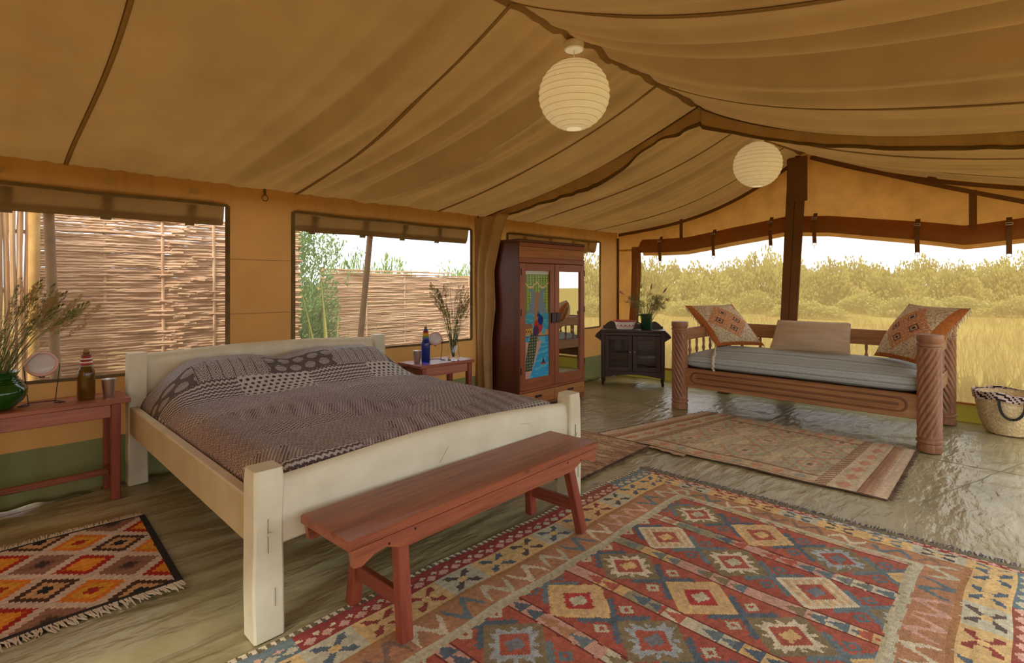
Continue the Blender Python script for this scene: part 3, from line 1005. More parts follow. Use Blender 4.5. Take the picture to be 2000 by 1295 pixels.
def cross(sx):
    """arc position -> x, drop"""
    x = np.where(sx < R_*.6, np.nan, sx)
    xa = np.empty_like(sx); dr = np.empty_like(sx)
    for side in (0, 1):
        q = sx if side == 0 else wd-sx
        m = (sx < wd/2) if side == 0 else (sx >= wd/2)
        a = np.clip((R_*.75-q)/R_, 0, PI/2)
        xq = np.where(a > 0, R_*.75+R_*.25-R_*np.sin(a), q+R_*.25*(1-smooth(q, .15, .7)))
        dq = R_*(1-np.cos(a))+np.clip((R_*.75-q)-R_*PI/2, 0, None)
        xa[m] = (xq if side == 0 else wd-xq)[m]; dr[m] = dq[m]
    return xa, dr


xa, dr = cross(su)
Yb = y0+(y1-y0)*V
base = .612+.018*np.sin(PI*np.clip(xa/wd, 0, 1))
pil = smooth(Yb, 3.62, 4.02)*(1-.80*smooth(Yb, 4.16, 4.33)**2)
xr = xa/wd
dip = 1-.22*np.exp(-((xr-.47)/.09)**2)
edge = smooth(xr, -.02, .16)*smooth(1.02-xr, 0, .17)
ph = .205*pil*dip*edge
foot = np.clip((y0+.07-Yb)/.07, 0, 1)
wr_ = .010*(fbm(xa*3+Yb*1.5, Yb*5-xa, 90)-.5)+.006*(vn(xa*9, Yb*22, 91)-.5)*smooth(Yb, 3.4, 3.8)
diag = .008*np.sin((xa*2.2+Yb*3.0)*5)*np.exp(-((Yb-3.45)/.25)**2)
Zb = base+ph-dr-.06*(1-np.sqrt(np.clip(1-foot**2, 0, 1)))+wr_+diag
Zb = np.maximum(Zb, .41)
# printed patches
sU = su; sY = Yb
cu = (sU[:-1, :-1]+sU[1:, 1:])/2; cv = (sY[:-1, :-1]+sY[1:, 1:])/2
cream, brown, grey, dk = A((202, 190, 168)), A((104, 88, 76)), A((140, 126, 116)), A((72, 60, 52))


def zig(a, b, p, amp, q):
    tri = np.abs(((a/q) % 1)-.5)*2
    return (((b+amp*tri)/p) % 1) < .5


row = np.floor((cv-3.62)/.20).astype(int)
pw = .50
off = np.where(row % 2 == 0, .06, .31)
pc = np.floor((cu+off)/pw).astype(int)
kind = (hash2(pc+50, row+50, 3)*6).astype(int)
inpil = cv > 3.60
kind = np.where(row == 0, np.where(pc % 2 == 1, 0, 1), kind)      # dots and zigzags on the pillow front
kind = np.where(row == 1, np.where(pc % 2 == 0, 2, 3), kind)      # ovals and herringbone above
kind = np.where(row >= 2, 4, kind)
kind = np.where(row == -1, 4, kind)
low_ = row < -1
kind = np.where(low_, np.array([4, 4, 5, 1, 4, 0])[kind % 6], kind)
# dots
px2 = np.where(low_, .030, .046); py2 = np.where(low_, .020, .034)
dx = ((cu/px2+np.floor(cv/py2)*.5) % 1)-.5; dy = ((cv/py2) % 1)-.5
dots = (dx*dx*1.3+dy*dy*1.1) < .10
zz_ = zig(cu, cv, .030, .010, .032)
ox = ((cu/.11+np.floor(cv/.085)*.5) % 1)-.5; oy = ((cv/.085) % 1)-.5
od = ox*ox*1.5+oy*oy*1.5
oval = od < .2
ostr = ((cv/.011) % 1) < .5
herr = ((cv+np.abs(((cu/.08) % 1)-.5)*.09)/.019 % 1) < .34
herr |= np.abs(((cu/.08) % 1)-.5) < .035
fine = zig(cu, cv, .017, .006, .02)
fine2 = (((cu+.3*cv)/.017) % 1 < .5) ^ ((cv/.02) % 1 < .5)
shape = cu.shape
C = np.zeros(shape+(3,))
cream = cream*np.array([.98, 1.0, 1.10]); brown = brown*np.array([1.0, 1.04, 1.22])


def put(mask, ink, bg, fg):
    C[mask] = np.where(ink[mask][:, None], fg, bg)


put((kind == 0) & ~low_, dots, cream*.95, dk)
put((kind == 0) & low_, dots, cream*.78, brown*.85)
put(kind == 1, zz_, cream*.93, brown*.8)
C[kind == 2] = np.where(oval[..., None], np.where(ostr[..., None], cream*.8, grey*.85), brown*.8+.02*((((cu+cv)/.012) % 1) < .5)[..., None])[kind == 2]
put(kind == 3, herr, cream*.78, brown*.75)
put(kind == 4, fine, cream*.90, brown*1.1)
put(kind == 5, fine2, cream*.90, brown*1.1)
tone = .93+.3*(fbm(cu*2.2, cv*3.5, 95)-.5)
C *= tone[..., None]*np.array([1.0, 1.10, 1.26])
side = smooth(cu, .14, -.03)  # left side browned: warm light put into the print colours
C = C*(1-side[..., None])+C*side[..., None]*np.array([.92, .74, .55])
lil = smooth(fbm(cu*1.4, cv*1.4, 97), .4, .65)*(~inpil)
C *= 1+lil[..., None]*np.array([.05, .01, .12])
spread = tag(link(D.objects.new('bedspread', None)), 'brown and grey block-printed bedspread drawn over the pillows on the white bed', 'bedspread')
spread.location = (bx, by, .395)
P = np.stack([x0+xa-bx, Yb-by, Zb-.395], -1)
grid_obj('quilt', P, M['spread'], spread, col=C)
# closed underside so that it lies on the slats
rim = np.concatenate([P[0, :, :], P[1:, -1, :], P[-1, -2::-1, :], P[-2:0:-1, 0, :]])
low = rim.copy(); low[:, 2] = .002
grid_obj('quilt_edge', np.stack([rim, low], 0), plain('quilt_hem', S(116, 98, 82), S(84, 70, 58), .9, 40), spread, wrap=True)

# ------------------------------------------------------------------ bench
bench = thing('bench', 'long low reddish cedar bench standing at the foot of the white bed', 'bench', (1.69, 1.872, .012), math.radians(2.4))
MB().box(-.79, .79, -.172, .172, .412, .448, .006).build('seat', M['cedar_x'], bench)
for sy in (-1, 1):
    out = [(-.775, .413), (-.765, .350), (-.735, .345), (-.68, .372), (-.63, .378), (-.55, .345), (.55, .345), (.63, .378), (.68, .372), (.735, .345), (.765, .350), (.775, .413)]
    ap = MB().prism(out, sy*.158-.012, sy*.158+.012, 'y').build('apron', M['cedar_x'], bench)
    for px in (-.62, -.50, .50, .62):
        s = MB(); s.tube([(px, sy*.169, .385 if abs(px) > .55 else .40), (px, sy*.1715, .385 if abs(px) > .55 else .40)], .005, 8); s.build('peg', M['black'], ap)
for sx in (-1, 1):
    for sy in (-1, 1):
        xt = sx*.545; xb = sx*(.555 if sx < 0 else .615)
        s = MB(); s.bar((xb, sy*.178, 0), (xt, sy*.128, .412), .052, .046, .004, up=(0, 1, 0)); s.build('leg', M['cedar_z'], bench)
    xm = sx*(.552 if sx < 0 else .592)
    MB().box(xm-.015, xm+.015, -.155, .155, .115, .175, .003).build('stretcher', M['cedar_y'], bench)


# ------------------------------------------------------------------ bedside tables
def side_table(label, loc, L, Wd, H, ov):
    t = thing('bedside_table', label, 'table', loc, 0, None)
    MB().box(-L/2, L/2, -Wd/2, Wd/2, H-.030, H, .004).build('tabletop', M['cedar_x'], t)
    lx = L/2-ov; ly = Wd/2-.035
    for sx in (-1, 1):
        for sy in (-1, 1):
            MB().box(sx*lx-.024, sx*lx+.024, sy*ly-.024, sy*ly+.024, 0, H-.03, .003).build('leg', M['cedar_z'], t)
        MB().box(sx*lx-.012, sx*lx+.012, -ly+.024, ly-.024, H-.105, H-.031, .003).build('side_apron', M['cedar_y'], t)
        MB().box(sx*lx-.013, sx*lx+.013, -ly+.024, ly-.024, .13, .165, .003).build('side_rail', M['cedar_y'], t)
    for sy in (-1, 1):
        MB().box(-lx+.024, lx-.024, sy*ly-.012, sy*ly+.012, H-.112, H-.031, .003).build('apron', M['cedarpale'] if sy < 0 else M['cedar_x'], t)
    MB().box(-lx+.013, lx-.013, -.018, .018, .13, .165, .003).build('stretcher', M['cedar_x'], t)
    return t


M['cedarpale'] = wood('cedar_pale', S(186, 120, 92), S(140, 72, 54), 'x', .4, 18)
side_table('reddish cedar table with a green vase on it, left of the bed', (.37, 4.245, 0), .70, .33, .63, .075)
side_table('reddish cedar table with a blue bottle on it, between bed and wardrobe', (3.10, 4.0, 0), .64, .36, .63, .05)


# ------------------------------------------------------------------ things on the tables
def stem_bunch(name, label, loc, n, h, spread_, mats, seed, heads, rbase=.03, droop=.5, group=None, side=None):
    rn = random.Random(seed)
    t = thing(name, label, 'dried flowers', loc)
    stems = []; hd = []
    for k in range(4):
        b = MB(); bend = .05+.16*k*droop
        pts = [(bend*(q**2.2), .012*math.sin(q*5+k), q) for q in np.linspace(0, 1, 9)]
        b.tube(pts, [.0022*(1-.6*q)/h*1 for q in np.linspace(0, 1, 9)], 4)
        if k % 2 == 0:
            for q in (.35, .55, .7):
                p = pts[int(q*8)]
                b.add([(p[0], p[1]-.008, p[2]), (p[0], p[1]+.008, p[2]), (p[0]+.10, p[1]+.02, p[2]+.12)], [(0, 1, 2)])
        stems.append(b.mesh('stem', mats[k % len(mats)], fix=False))
    for k in range(3):
        b = MB()
        if heads == 'plume':
            for j in range(70):
                z = rn.random(); r = .010*math.sin(PI*min(1, z*.9+.1))*h/.4+.002
                a = rn.random()*6.28; s_ = .010
                p = (r*math.cos(a)*(.4+rn.random()), r*math.sin(a)*(.4+rn.random()), z*.11)
                b.add([(p[0]-s_*.25, p[1], p[2]), (p[0]+s_*.25, p[1], p[2]), (p[0]+r*math.cos(a)*.8, p[1]+r*math.sin(a)*.8, p[2]+s_*1.6)], [(0, 1, 2)])
        elif heads == 'spray':
            for j in range(46):
                d = Vector((rn.gauss(0, 1), rn.gauss(0, 1), abs(rn.gauss(.9, .6)))).normalized()*rn.uniform(.02, .075)
                s_ = .005
                b.add([(-.0006, 0, 0), (.0006, 0, 0), tuple(d)], [(0, 1, 2)])
                b.add([tuple(d+Vector((-s_, 0, 0))), tuple(d+Vector((s_, 0, 0))), tuple(d+Vector((0, s_, s_*1.7))), tuple(d+Vector((0, -s_, s_*1.2)))], [(0, 1, 2), (0, 3, 1)])
        hd.append(b.mesh('seed_head', (M['seed'], M['seed'], M['stemgreen'])[k] if heads != 'plume2' else M['seed'], fix=False))
    for i in range(n):
        o = link(D.objects.new('stem', stems[rn.randrange(4)]), t)
        a = rn.random()*2*PI
        if side is not None and rn.random() < .6: a = side+rn.gauss(0, .7)
        tilt = spread_*math.sqrt(rn.random())
        L = h*rn.uniform(.62, 1.05)
        o.location = (rbase*math.cos(a)*rn.random(), rbase*math.sin(a)*rn.random(), 0)
        o.rotation_euler = (0, tilt, a)
        o.scale = (L, L, L)
        q = link(D.objects.new('seed_head', hd[rn.randrange(3)]), o)
        me = o.data
        tip = me.vertices[8*4].co
        q.location = (tip.x, 0, tip.z-.10)
        q.scale = (1/L*.8, 1/L*.8, 1/L*(1.2 if heads == 'plume' else .9))
        q.rotation_euler = (0, .25, 0)
    return t


TZ = .63
vx, vy = .10, 4.25
vase = thing('green_vase', 'bulbous glossy green vase of dried grass on the left bedside table', 'vase', (vx, vy, TZ))
pr = [(.001, 0), (.075, 0), (.085, .006), (.128, .045), (.148, .085), (.146, .115), (.122, .150), (.100, .172), (.097, .185), (.106, .205), (.112, .212), (.106, .214), (.094, .200), (.090, .185), (.095, .165), (.02, .15)]
MB().lathe(pr, 48, capb=False, capt=True).build('vase_body', M['greenglass'], vase, True)
s = MB()
for k in range(3):
    z = .155+.012*k; r = (.122, .112, .104)[k]
    s.tube([(r*math.cos(a), r*math.sin(a), z) for a in np.linspace(0, 2*PI, 33)], .003, 6, False)
s.build('neck_ridges', M['greenglass'], vase, True)
stem_bunch('dried_grass_bunch', 'tall bunch of dried grass and feathery stalks in the green vase', (vx, vy, TZ+.152), 80, .56, .62, [M['stem'], M['stemgreen']], 3, 'plume', .07, .45, side=-.7)


def lamp(label, loc, rz, sc_=1.0, group=None):
    t = thing('disc_lamp', label, 'lamp', loc, rz)
    R = .078*sc_; zc = .235*sc_
    tilt = Matrix.Translation((0, 0, zc)) @ Matrix.Rotation(math.radians(68), 4, 'X')
    b = MB(); b.M = tilt
    b.lathe([(.001, -.022*sc_), (R*.72, -.020*sc_), (R*.96, -.008*sc_), (R, .002), (R*.97, .014*sc_), (R*.86, .020*sc_), (R*.80, .016*sc_)], 40, capt=True)
    b.build('lamp_head', M['lamppink'], t, True)
    b = MB(); b.M = tilt
    b.lathe([(R*.81, .015*sc_), (R*.70, .022*sc_), (R*.4, .028*sc_), (.001, .030*sc_)], 40, capb=True, capt=True)
    b.build('diffuser', M['lampface'], t, True)
    b = MB(); b.box(-.014*sc_, .014*sc_, -.012, .012, zc-R*1.03, zc-R*.93, .002); b.build('switch', M['black'], t)
    for sx in (-1, 1):
        b = MB(); y = .055*sc_
        b.tube([(sx*R*1.02, 0, zc), (sx*R*1.05, .0, zc-.02), (sx*.062*sc_, -.012, .02), (sx*.060*sc_, -.014, .004), (sx*.056*sc_, -.03, .003), (sx*.085*sc_, -.075, .003), (sx*.105*sc_, -.06, .003), (sx*.06*sc_, .03, .003)], .0026, 6)
        b.build('wire_leg', M['black'], t, True)
    b = MB(); b.tube([(-.06*sc_, .03, .003), (.06*sc_, .03, .003)], .0026, 6); b.build('wire_brace', M['black'], t, True)
    return t


def bottle(label, loc, mat, R, H, bead):
    t = thing('beaded_bottle', label, 'bottle', loc)
    pr = [(.001, 0), (R*.9, 0), (R, .008), (R, H*.50), (R*.93, H*.56), (R*.6, H*.66), (R*.42, H*.74), (R*.36, H*.80), (R*.36, H*.90), (R*.40, H*.905), (R*.40, H*.925)]
    MB().lathe(pr, 36).build('bottle_glass', mat, t, True)
    for i, c in enumerate(bead):
        z = H*(.66+.034*i); r = R*(.62-.034*i)+.003
        b = MB()
        b.tube([(r*math.cos(a), r*math.sin(a), z) for a in np.linspace(0, 2*PI, 25)], H*.017, 7, False)
        b.build('bead_ring', plain('bead_%d_%s' % (i, mat.name), S(*c), None, .35), t, True)
    MB().lathe([(R*.3, H*.92), (R*.34, H*.925), (R*.30, H*.99), (.001, H)], 18).build('stopper', plain('cork_'+mat.name, S(150, 120, 76), None, .7), t, True)


def cup(label, loc):
    t = thing('steel_tumbler', label, 'cup', loc)
    MB().lathe([(.001, 0), (.026, 0), (.028, .004), (.038, .112), (.0395, .115), (.0365, .115), (.0265, .006), (.001, .006)], 36, capb=False, capt=False).build('cup_body', M['steel'], t, True)


lamp('pale pink disc lamp on a wire stand beside the green vase', (.31, 4.285, TZ), math.radians(-4), 1.0)
bottle('olive brown bottle with a red and white beaded neck on the left table', (.515, 4.235, TZ), M['brownglass'], .046, .32, [(150, 140, 110), (190, 50, 50), (235, 225, 215), (160, 40, 45), (232, 222, 210), (180, 45, 50), (120, 90, 60)])
cup('steel tumbler beside the brown bottle on the left table', (.625, 4.215, TZ))
lamp('pink-rimmed disc lamp on a wire stand beside the blue bottle', (3.115, 4.05, TZ), math.radians(-30), .86)
bottle('cobalt blue bottle with a yellow and red beaded neck on the right table', (2.955, 3.985, TZ), M['blueglass'], .040, .335, [(90, 110, 190), (110, 150, 110), (150, 160, 60), (215, 170, 40), (220, 150, 30), (190, 60, 40), (120, 40, 90)])
cup('steel tumbler in front of the blue bottle on the right table', (2.865, 3.995, TZ))
gv = thing('glass_vase', 'clear glass carafe vase holding wild grasses on the right table', 'vase', (3.24, 3.93, TZ))
pr = [(.001, 0), (.050, 0), (.055, .008), (.055, .06), (.052, .12), (.040, .165), (.031, .20), (.030, .24), (.036, .268), (.034, .268), (.0275, .24), (.0285, .20), (.0375, .163), (.0495, .118), (.0525, .06), (.052, .012), (.001, .008)]
MB().lathe(pr, 40, capb=False, capt=False).build('glass_body', M['clear'], gv, True)
stem_bunch('wild_grass_bunch', 'bunch of green wild grasses standing in the clear glass vase', (3.24, 3.93, TZ+.03), 46, .64, .20, [M['stemgreen'], M['stemgreen']], 8, 'plume', .012, .1)

# ------------------------------------------------------------------ wardrobe
wd_ = thing('wardrobe', 'tall brown wooden wardrobe with a painted peacock door and a mirror door', 'wardrobe', (4.6, 4.07, 0))
hw, df, db = .565, -.27, .26
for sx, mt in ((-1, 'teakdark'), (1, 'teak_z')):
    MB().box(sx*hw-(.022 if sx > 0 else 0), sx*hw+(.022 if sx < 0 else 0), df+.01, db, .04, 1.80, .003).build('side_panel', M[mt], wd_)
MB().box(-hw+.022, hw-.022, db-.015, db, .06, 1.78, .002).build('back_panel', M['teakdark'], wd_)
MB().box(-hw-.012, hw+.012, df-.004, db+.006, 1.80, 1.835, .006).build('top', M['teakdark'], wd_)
MB().box(-hw, hw, df-.002, df+.022, 1.755, 1.80, .004).build('cornice', M['teak_x'], wd_)
MB().box(-hw, hw, df+.006, df+.022, 1.64, 1.755, .003).build('head_panel', M['teakpale'], wd_)
MB().box(-hw, hw, df-.006, df+.022, 1.585, 1.64, .004).build('head_rail', M['teak_x'], wd_)
MB().box(-hw, hw, df, df+.022, .195, .222, .003).build('mid_rail', M['teak_x'], wd_)
MB().box(-hw, hw, df, db, .035, .058, .003).build('base_board', M['teak_x'], wd_)
for sx in (-1, 1):
    for sy in (df+.03, db-.03):
        MB().box(sx*(hw-.035)-.03, sx*(hw-.035)+.03, sy-.03, sy+.03, 0, .036, .003).build('foot', M['teak_z'], wd_)


def peacock():
    nx, ny = 60, 210
    xs = (np.arange(nx)+.5)/nx; ys = (np.arange(ny)+.5)/ny
    X, Y = np.meshgrid(xs, ys, indexing='ij')
    C = np.zeros((nx, ny, 3)); C[:] = A((118, 142, 158))
    C[Y > .965] = A((205, 210, 206))
    C[Y < .60] = A((70, 160, 190)); C[Y < .37] = A((58, 160, 205))
    C[(Y < .6) & (vn(X*4, Y*60, 5) > .62)] = A((96, 178, 200))
    gcol = np.where((((X*9) % 1 < .5) & ((Y*60) % 1 < .5))[..., None], A((196, 206, 110)), A((104, 148, 66)))
    for (cx, w) in ((-.02, .30), (.52, .20), (1.03, .26)):
        top = .93 if cx != .52 else .91
        h = (top-Y)
        hang = np.where(cx == .52, .13, .34)
        m = (np.abs(X-cx) < w*(np.where(cx == .52, np.sin(np.clip(h/hang, 0, 1)*PI)*.95, .35+.65*(1-np.abs(h/hang*2-1))))) & (h > 0) & (h < hang)
        C[m] = gcol[m]
    sw = .93-.055*np.abs(np.sin(X*PI*2))
    m = (Y > sw-.03) & (Y < .965); C[m] = gcol[m]
    m = np.abs(Y-(sw-.032)) < .008; C[m] = A((226, 196, 130))
    m = (np.abs(X-.50-.04*np.sin(Y*9)) < .075-.02*(Y-.5)) & (Y > .34) & (Y < .80)
    C[m] = np.where(((Y*70) % 1 < .5)[..., None], A((188, 146, 104)), A((150, 112, 84)))[m]
    m = (X < .34) & (Y > .40) & (Y < .47); C[m] = A((196, 156, 84))
    m = (np.hypot((X-.16)/.18, (Y-.48)/.032) < 1) & (Y > .46); C[m] = A((150, 110, 84))
    m = (X < .30) & (Y > .425) & (Y < .445) & ((X*14) % 1 < .5); C[m] = A((92, 60, 48))
    m = (Y > .385) & (Y < .42+.03*np.sin(X*22)) & (X > .6); C[m] = A((206, 150, 92))
    m = np.abs(Y-.385) < .006; C[m] = A((120, 84, 66))
    # bank
    m = (X < .55-.5*(.33-Y)/.33+.15) & (Y < .34) & (X < .72-.9*(.3-Y)); C[m] = A((196, 160, 148))
    # tail
    tl = .36-.22*np.clip((.40-Y)/.34, 0, 1)
    m = (np.abs(X-tl-.02) < .13+.05*np.sin(np.clip((.42-Y)/.36, 0, 1)*PI)) & (Y < .42) & (Y > .065)
    ey = np.hypot((X*11) % 1-.5, (Y*38) % 1-.5)
    C[m] = np.where((ey < .25)[..., None], A((196, 150, 60)), np.where((ey < .4)[..., None], A((40, 80, 120)), A((58, 92, 52))))[m]
    # body, wing, neck, head
    m = np.hypot((X-.55)/.19, (Y-.475)/.065) < 1; C[m] = A((176, 70, 62))
    m = np.hypot((X-.47)/.12, (Y-.435)/.05) < 1; C[m] = A((86, 58, 90))
    m = (np.hypot((X-.66)/.11, (Y-.535)/.045) < 1); C[m] = A((34, 62, 128))
    m = np.hypot((X-.58)/.07, (Y-.583)/.018) < 1; C[m] = A((34, 62, 128))
    m = (np.hypot((X-.56)/.05, (Y-.607)/.012) < 1); C[m] = A((60, 120, 160))
    # boat
    m = (np.hypot((X-.77)/.13, (Y-.125)/.012) < 1) & (Y < .127); C[m] = A((150, 72, 50))
    m = (np.abs(X-.77) < .07*(1-(Y-.13)/.055)) & (Y > .13) & (Y < .18); C[m] = A((36, 76, 120))
    return C


for i in (0, 1):
    d = D.objects.new('door', None); link(d, wd_)
    a = -hw+.004 if i == 0 else .004; b_ = -.004 if i == 0 else hw-.004
    z0, z1 = .225, 1.58; st = .078
    for (p, q, r, s_, nm, mt) in ((a, a+st, z0, z1, 'stile', 'teak_z'), (b_-st, b_, z0, z1, 'stile', 'teak_z'), (a+st, b_-st, z0, z0+.115, 'rail', 'teak_x'), (a+st, b_-st, z1-.08, z1, 'rail', 'teak_x')):
        MB().box(p, q, df-.008, df+.020, r, s_, .004).build(nm, M[mt], d)
    gx0, gx1, gz0, gz1 = a+st, b_-st, z0+.115, z1-.08
    if i == 0:
        C = peacock(); nx, ny = C.shape[:2]
        X, Z = np.meshgrid(np.linspace(gx0, gx1, nx+1), np.linspace(gz0, gz1, ny+1), indexing='ij')
        o = grid_obj('painted_panel', np.stack([X, 0*X+df+.014, Z], -1), M['paint'], d, col=C)
        o['label'] = 'glass panel painted with a peacock by blue water under green drapes'
    else:
        MB().box(gx0, gx1, df+.012, df+.018, gz0, gz1, .002).build('mirror', M['mirror'], d, label='plain mirror glass')
    hx = b_-.036 if i == 0 else a+.036
    MB().box(hx-.034, hx+.034, df-.040, df-.008, .925, 1.035, .006).build('handle', M['dark_z'], d, label='square dark wooden handle')
    hxx = a+.005 if i == 0 else b_-.005
    for hz in (.40, 1.02, 1.45):
        MB().box(hxx-.006, hxx+.006, df-.012, df-.004, hz, hz+.07, .001).build('hinge', M['black'], d)
    dr_ = MB().box(a, b_, df-.004, df+.018, .062, .190, .004).build('drawer', M['teakpale'], wd_)
    cx = (a+b_)/2
    MB().box(cx-.05, cx+.05, df-.022, df-.004, .125, .150, .004).build('handle', M['dark_x'], dr_)

# ------------------------------------------------------------------ dark cabinet in the corner
ang = math.atan2(.51, .86)
cab = thing('dark_cabinet', 'small dark-stained cabinet with two glazed doors in the tent corner', 'cabinet', (6.29, 3.82, 0), ang-PI/2)
# local: -y faces the room
cw, cd, ch = .415, .165, .745
for sx in (-1, 1):
    for sy in (-1, 1):
        pr = [(.014, 0), (.018, .01), (.020, .05), (.015, .056), (.024, .07), (.024, .10)]
        MB().lathe(pr, 12, (sx*(cw-.026), sy*(cd-.026))).build('leg', M['dark_z'], cab, True)
        MB().box(sx*(cw-.026)-.026, sx*(cw-.026)+.026, sy*(cd-.026)-.026, sy*(cd-.026)+.026, .095, ch-.03, .003).build('corner_post', M['dark_z'], cab)
    MB().box(sx*(cw-.026)-.008, sx*(cw-.026)+.008, -cd+.05, cd-.05, .10, ch-.03, .002).build('side_panel', M['dark_z'], cab)
    out = [(0, -.006), (.03, -.028), (.058, -.055), (.082, -.088), (.080, -.102), (.055, -.118), (.03, -.135), (0, -.155)]
    MB().prism([(sx*(cw+p), ch+q) for p, q in out], -.12, .12, 'y').build('side_bracket', M['dark_x'], cab)
MB().box(-cw-.01, cw+.01, -cd-.012, cd+.005, ch-.03, ch, .005).build('top', M['dark_x'], cab)
out = [(-cw+.01, 0), (cw-.01, 0)]
for t in np.linspace(1, -1, 41):
    zt = .055+.045*math.exp(-((abs(t)-.72)/.14)**2)-.028*math.exp(-((abs(t)-.97)/.06)**2)+.012*math.exp(-(t/.25)**2)
    out.append((t*(cw-.01), zt))
MB().prism([(p, ch+q) for p, q in out], cd-.02, cd-.002, 'y').build('back_splash', M['dark_x'], cab)
MB().box(-cw+.05, cw-.05, cd-.02, cd-.008, .10, ch-.03, .002).build('back_panel', M['dark_x'], cab)
out = [(-cw+.052, .19), (-cw+.052, .115)]
for t in np.linspace(-1, 1, 21): out.append((t*(cw-.10), .115+.035*(1-t*t)))
out += [(cw-.052, .115), (cw-.052, .19)]
MB().prism(out, -cd+.006, -cd+.026, 'y').build('apron', M['dark_x'], cab)
MB().box(-cw+.052, cw-.052, -cd+.004, -cd+.026, ch-.075, ch-.031, .003).build('front_rail', M['dark_x'], cab)
MB().box(-cw+.052, cw-.052, -cd+.03, cd-.022, .185, .2, .002).build('bottom_shelf', M['dark_x'], cab)
MB().box(-cw+.052, cw-.052, -cd+.04, cd-.022, .42, .432, .002).build('shelf', M['dark_x'], cab)
for i in (0, 1):
    a, b_ = (-cw+.054, -.003) if i == 0 else (.003, cw-.054)
    z0, z1 = .193, ch-.078
    d = D.objects.new('door', None); link(d, cab)
    for (p, q, r, s_, nm, mt) in ((a, a+.055, z0, z1, 'stile', 'dark_z'), (b_-.055, b_, z0, z1, 'stile', 'dark_z'), (a+.055, b_-.055, z0, z0+.06, 'rail', 'dark_x'), (a+.055, b_-.055, z1-.055, z1, 'rail', 'dark_x')):
        MB().box(p, q, -cd+.002, -cd+.022, r, s_, .003).build(nm, M[mt], d)
    MB().box(a+.055, b_-.055, -cd+.010, -cd+.014, z0+.06, z1-.055, .001).build('glass_pane', M['clear'], d)
    kx = b_-.028 if i == 0 else a+.028
    s = MB(); s.sphere((kx, -cd-.010, .45), .011, 12, 8); s.build('knob', M['steel'], d, True)
R3 = Matrix.Rotation(ang-PI/2, 3, 'Z')


def oncab(x, y):
    p = R3 @ Vector((x, y, 0)); return (6.29+p.x, 3.82+p.y, ch)


def bowl_cols(n, rows):
    C = np.zeros((rows, n, 3)); C[:] = A((238, 232, 222))
    th = np.arange(n)/n*2*PI
    for i in range(rows):
        z = i/rows
        wave = .45+.12*np.sin(th*14)
        C[i][np.abs(z-wave) < .05] = A((196, 54, 62))
        C[i][(np.abs(((th*14/2/PI) % 1)-.25) < .10) & (abs(z-.47) < .14)] = A((206, 66, 74))
    return C


bw = thing('enamel_bowl', 'white enamel bowl with a red rim and red scrollwork on the dark cabinet', 'bowl', oncab(-.10, -.02))
rows, n = 26, 112
zq = np.linspace(0, 1, rows+1); rq = .105+.035*zq**.7
th = np.linspace(0, 2*PI, n+1)[:-1]
Zq, Tq = np.meshgrid(zq, th, indexing='ij'); Rq = .105+.035*Zq**.7
grid_obj('bowl_body', np.stack([Rq*np.cos(Tq), Rq*np.sin(Tq), .001+.105*Zq], -1), M['enamel'] if 'enamel' in M else woven('enamel_print', 0, 10, .2, .03), bw, col=bowl_cols(n, rows), wrap=True)
MB().lathe([(.105, .001), (.001, .001)], 48, capb=False, capt=True).build('base', M['plastic'], bw, True)
MB().lathe([(.1385, .106), (.135, .09), (.10, .008), (.001, .006)], 48, capb=False, capt=False).build('bowl_inside', M['plastic'], bw, True)
MB().lathe([(.139, .104), (.158, .112), (.161, .116), (.157, .119), (.137, .111)], 48, capb=False, capt=False).build('rim', plain('red_enamel', S(196, 40, 50), None, .25), bw, True)

jug = thing('green_jug', 'dark green enamel jug holding a posy of dried flowers on the cabinet', 'jug', oncab(.185, 0))
MB().lathe([(.001, 0), (.070, 0), (.074, .006), (.072, .18), (.075, .205), (.078, .21), (.072, .21), (.068, .18), (.066, .02), (.001, .015)], 40, capb=False, capt=False).build('jug_body', M['greenjug'], jug, True)
s = MB(); s.tube([(-.068, 0, .19), (-.105, 0, .195), (-.125, 0, .17), (-.125, 0, .12), (-.105, 0, .085), (-.070, 0, .075)], .009, 10); s.build('handle', M['greenjug'], jug, True)
jug.rotation_euler = (0, 0, ang-PI/2)
stem_bunch('dried_posy', 'posy of dried flowers and purple seed heads in the green jug', oncab(.185, 0)[:2]+(ch+.03,), 70, .47, .50, [M['stem'], M['stemgreen']], 21, 'spray', .03, .25)
pz = [o for o in D.objects if o.name.startswith('dried_posy')][0]
for (dx, dz, tl, rz) in ((.12, .30, .45, -.6), (.03, .33, .25, -.2), (-.17, .28, -.5, .5)):
    s = MB()
    pts = [(dx*q*q, 0, dz*q+.05*q) for q in np.linspace(0, 1.35, 8)]
    s.tube(pts, .0016, 4)
    st = s.build('stem', M['stem'], pz)
    s = MB(); e = Vector(pts[-1]); dv = (Vector(pts[-1])-Vector(pts[-3])).normalized()
    s.tube([e-dv*.01, e+dv*.02, e+dv*.05, e+dv*.085], [.002, .011, .009, .002], 8)
    s.build('seed_head', M['seedpurple'], st, True)
    for o in (st,): o.rotation_euler = (0, 0, ang-PI/2)

# ------------------------------------------------------------------ daybed
dbx, dby = 6.03, 1.63
dbd = thing('daybed', 'carved wooden daybed with four rope-twist posts under the screen wall', 'daybed', (dbx, dby, 0))


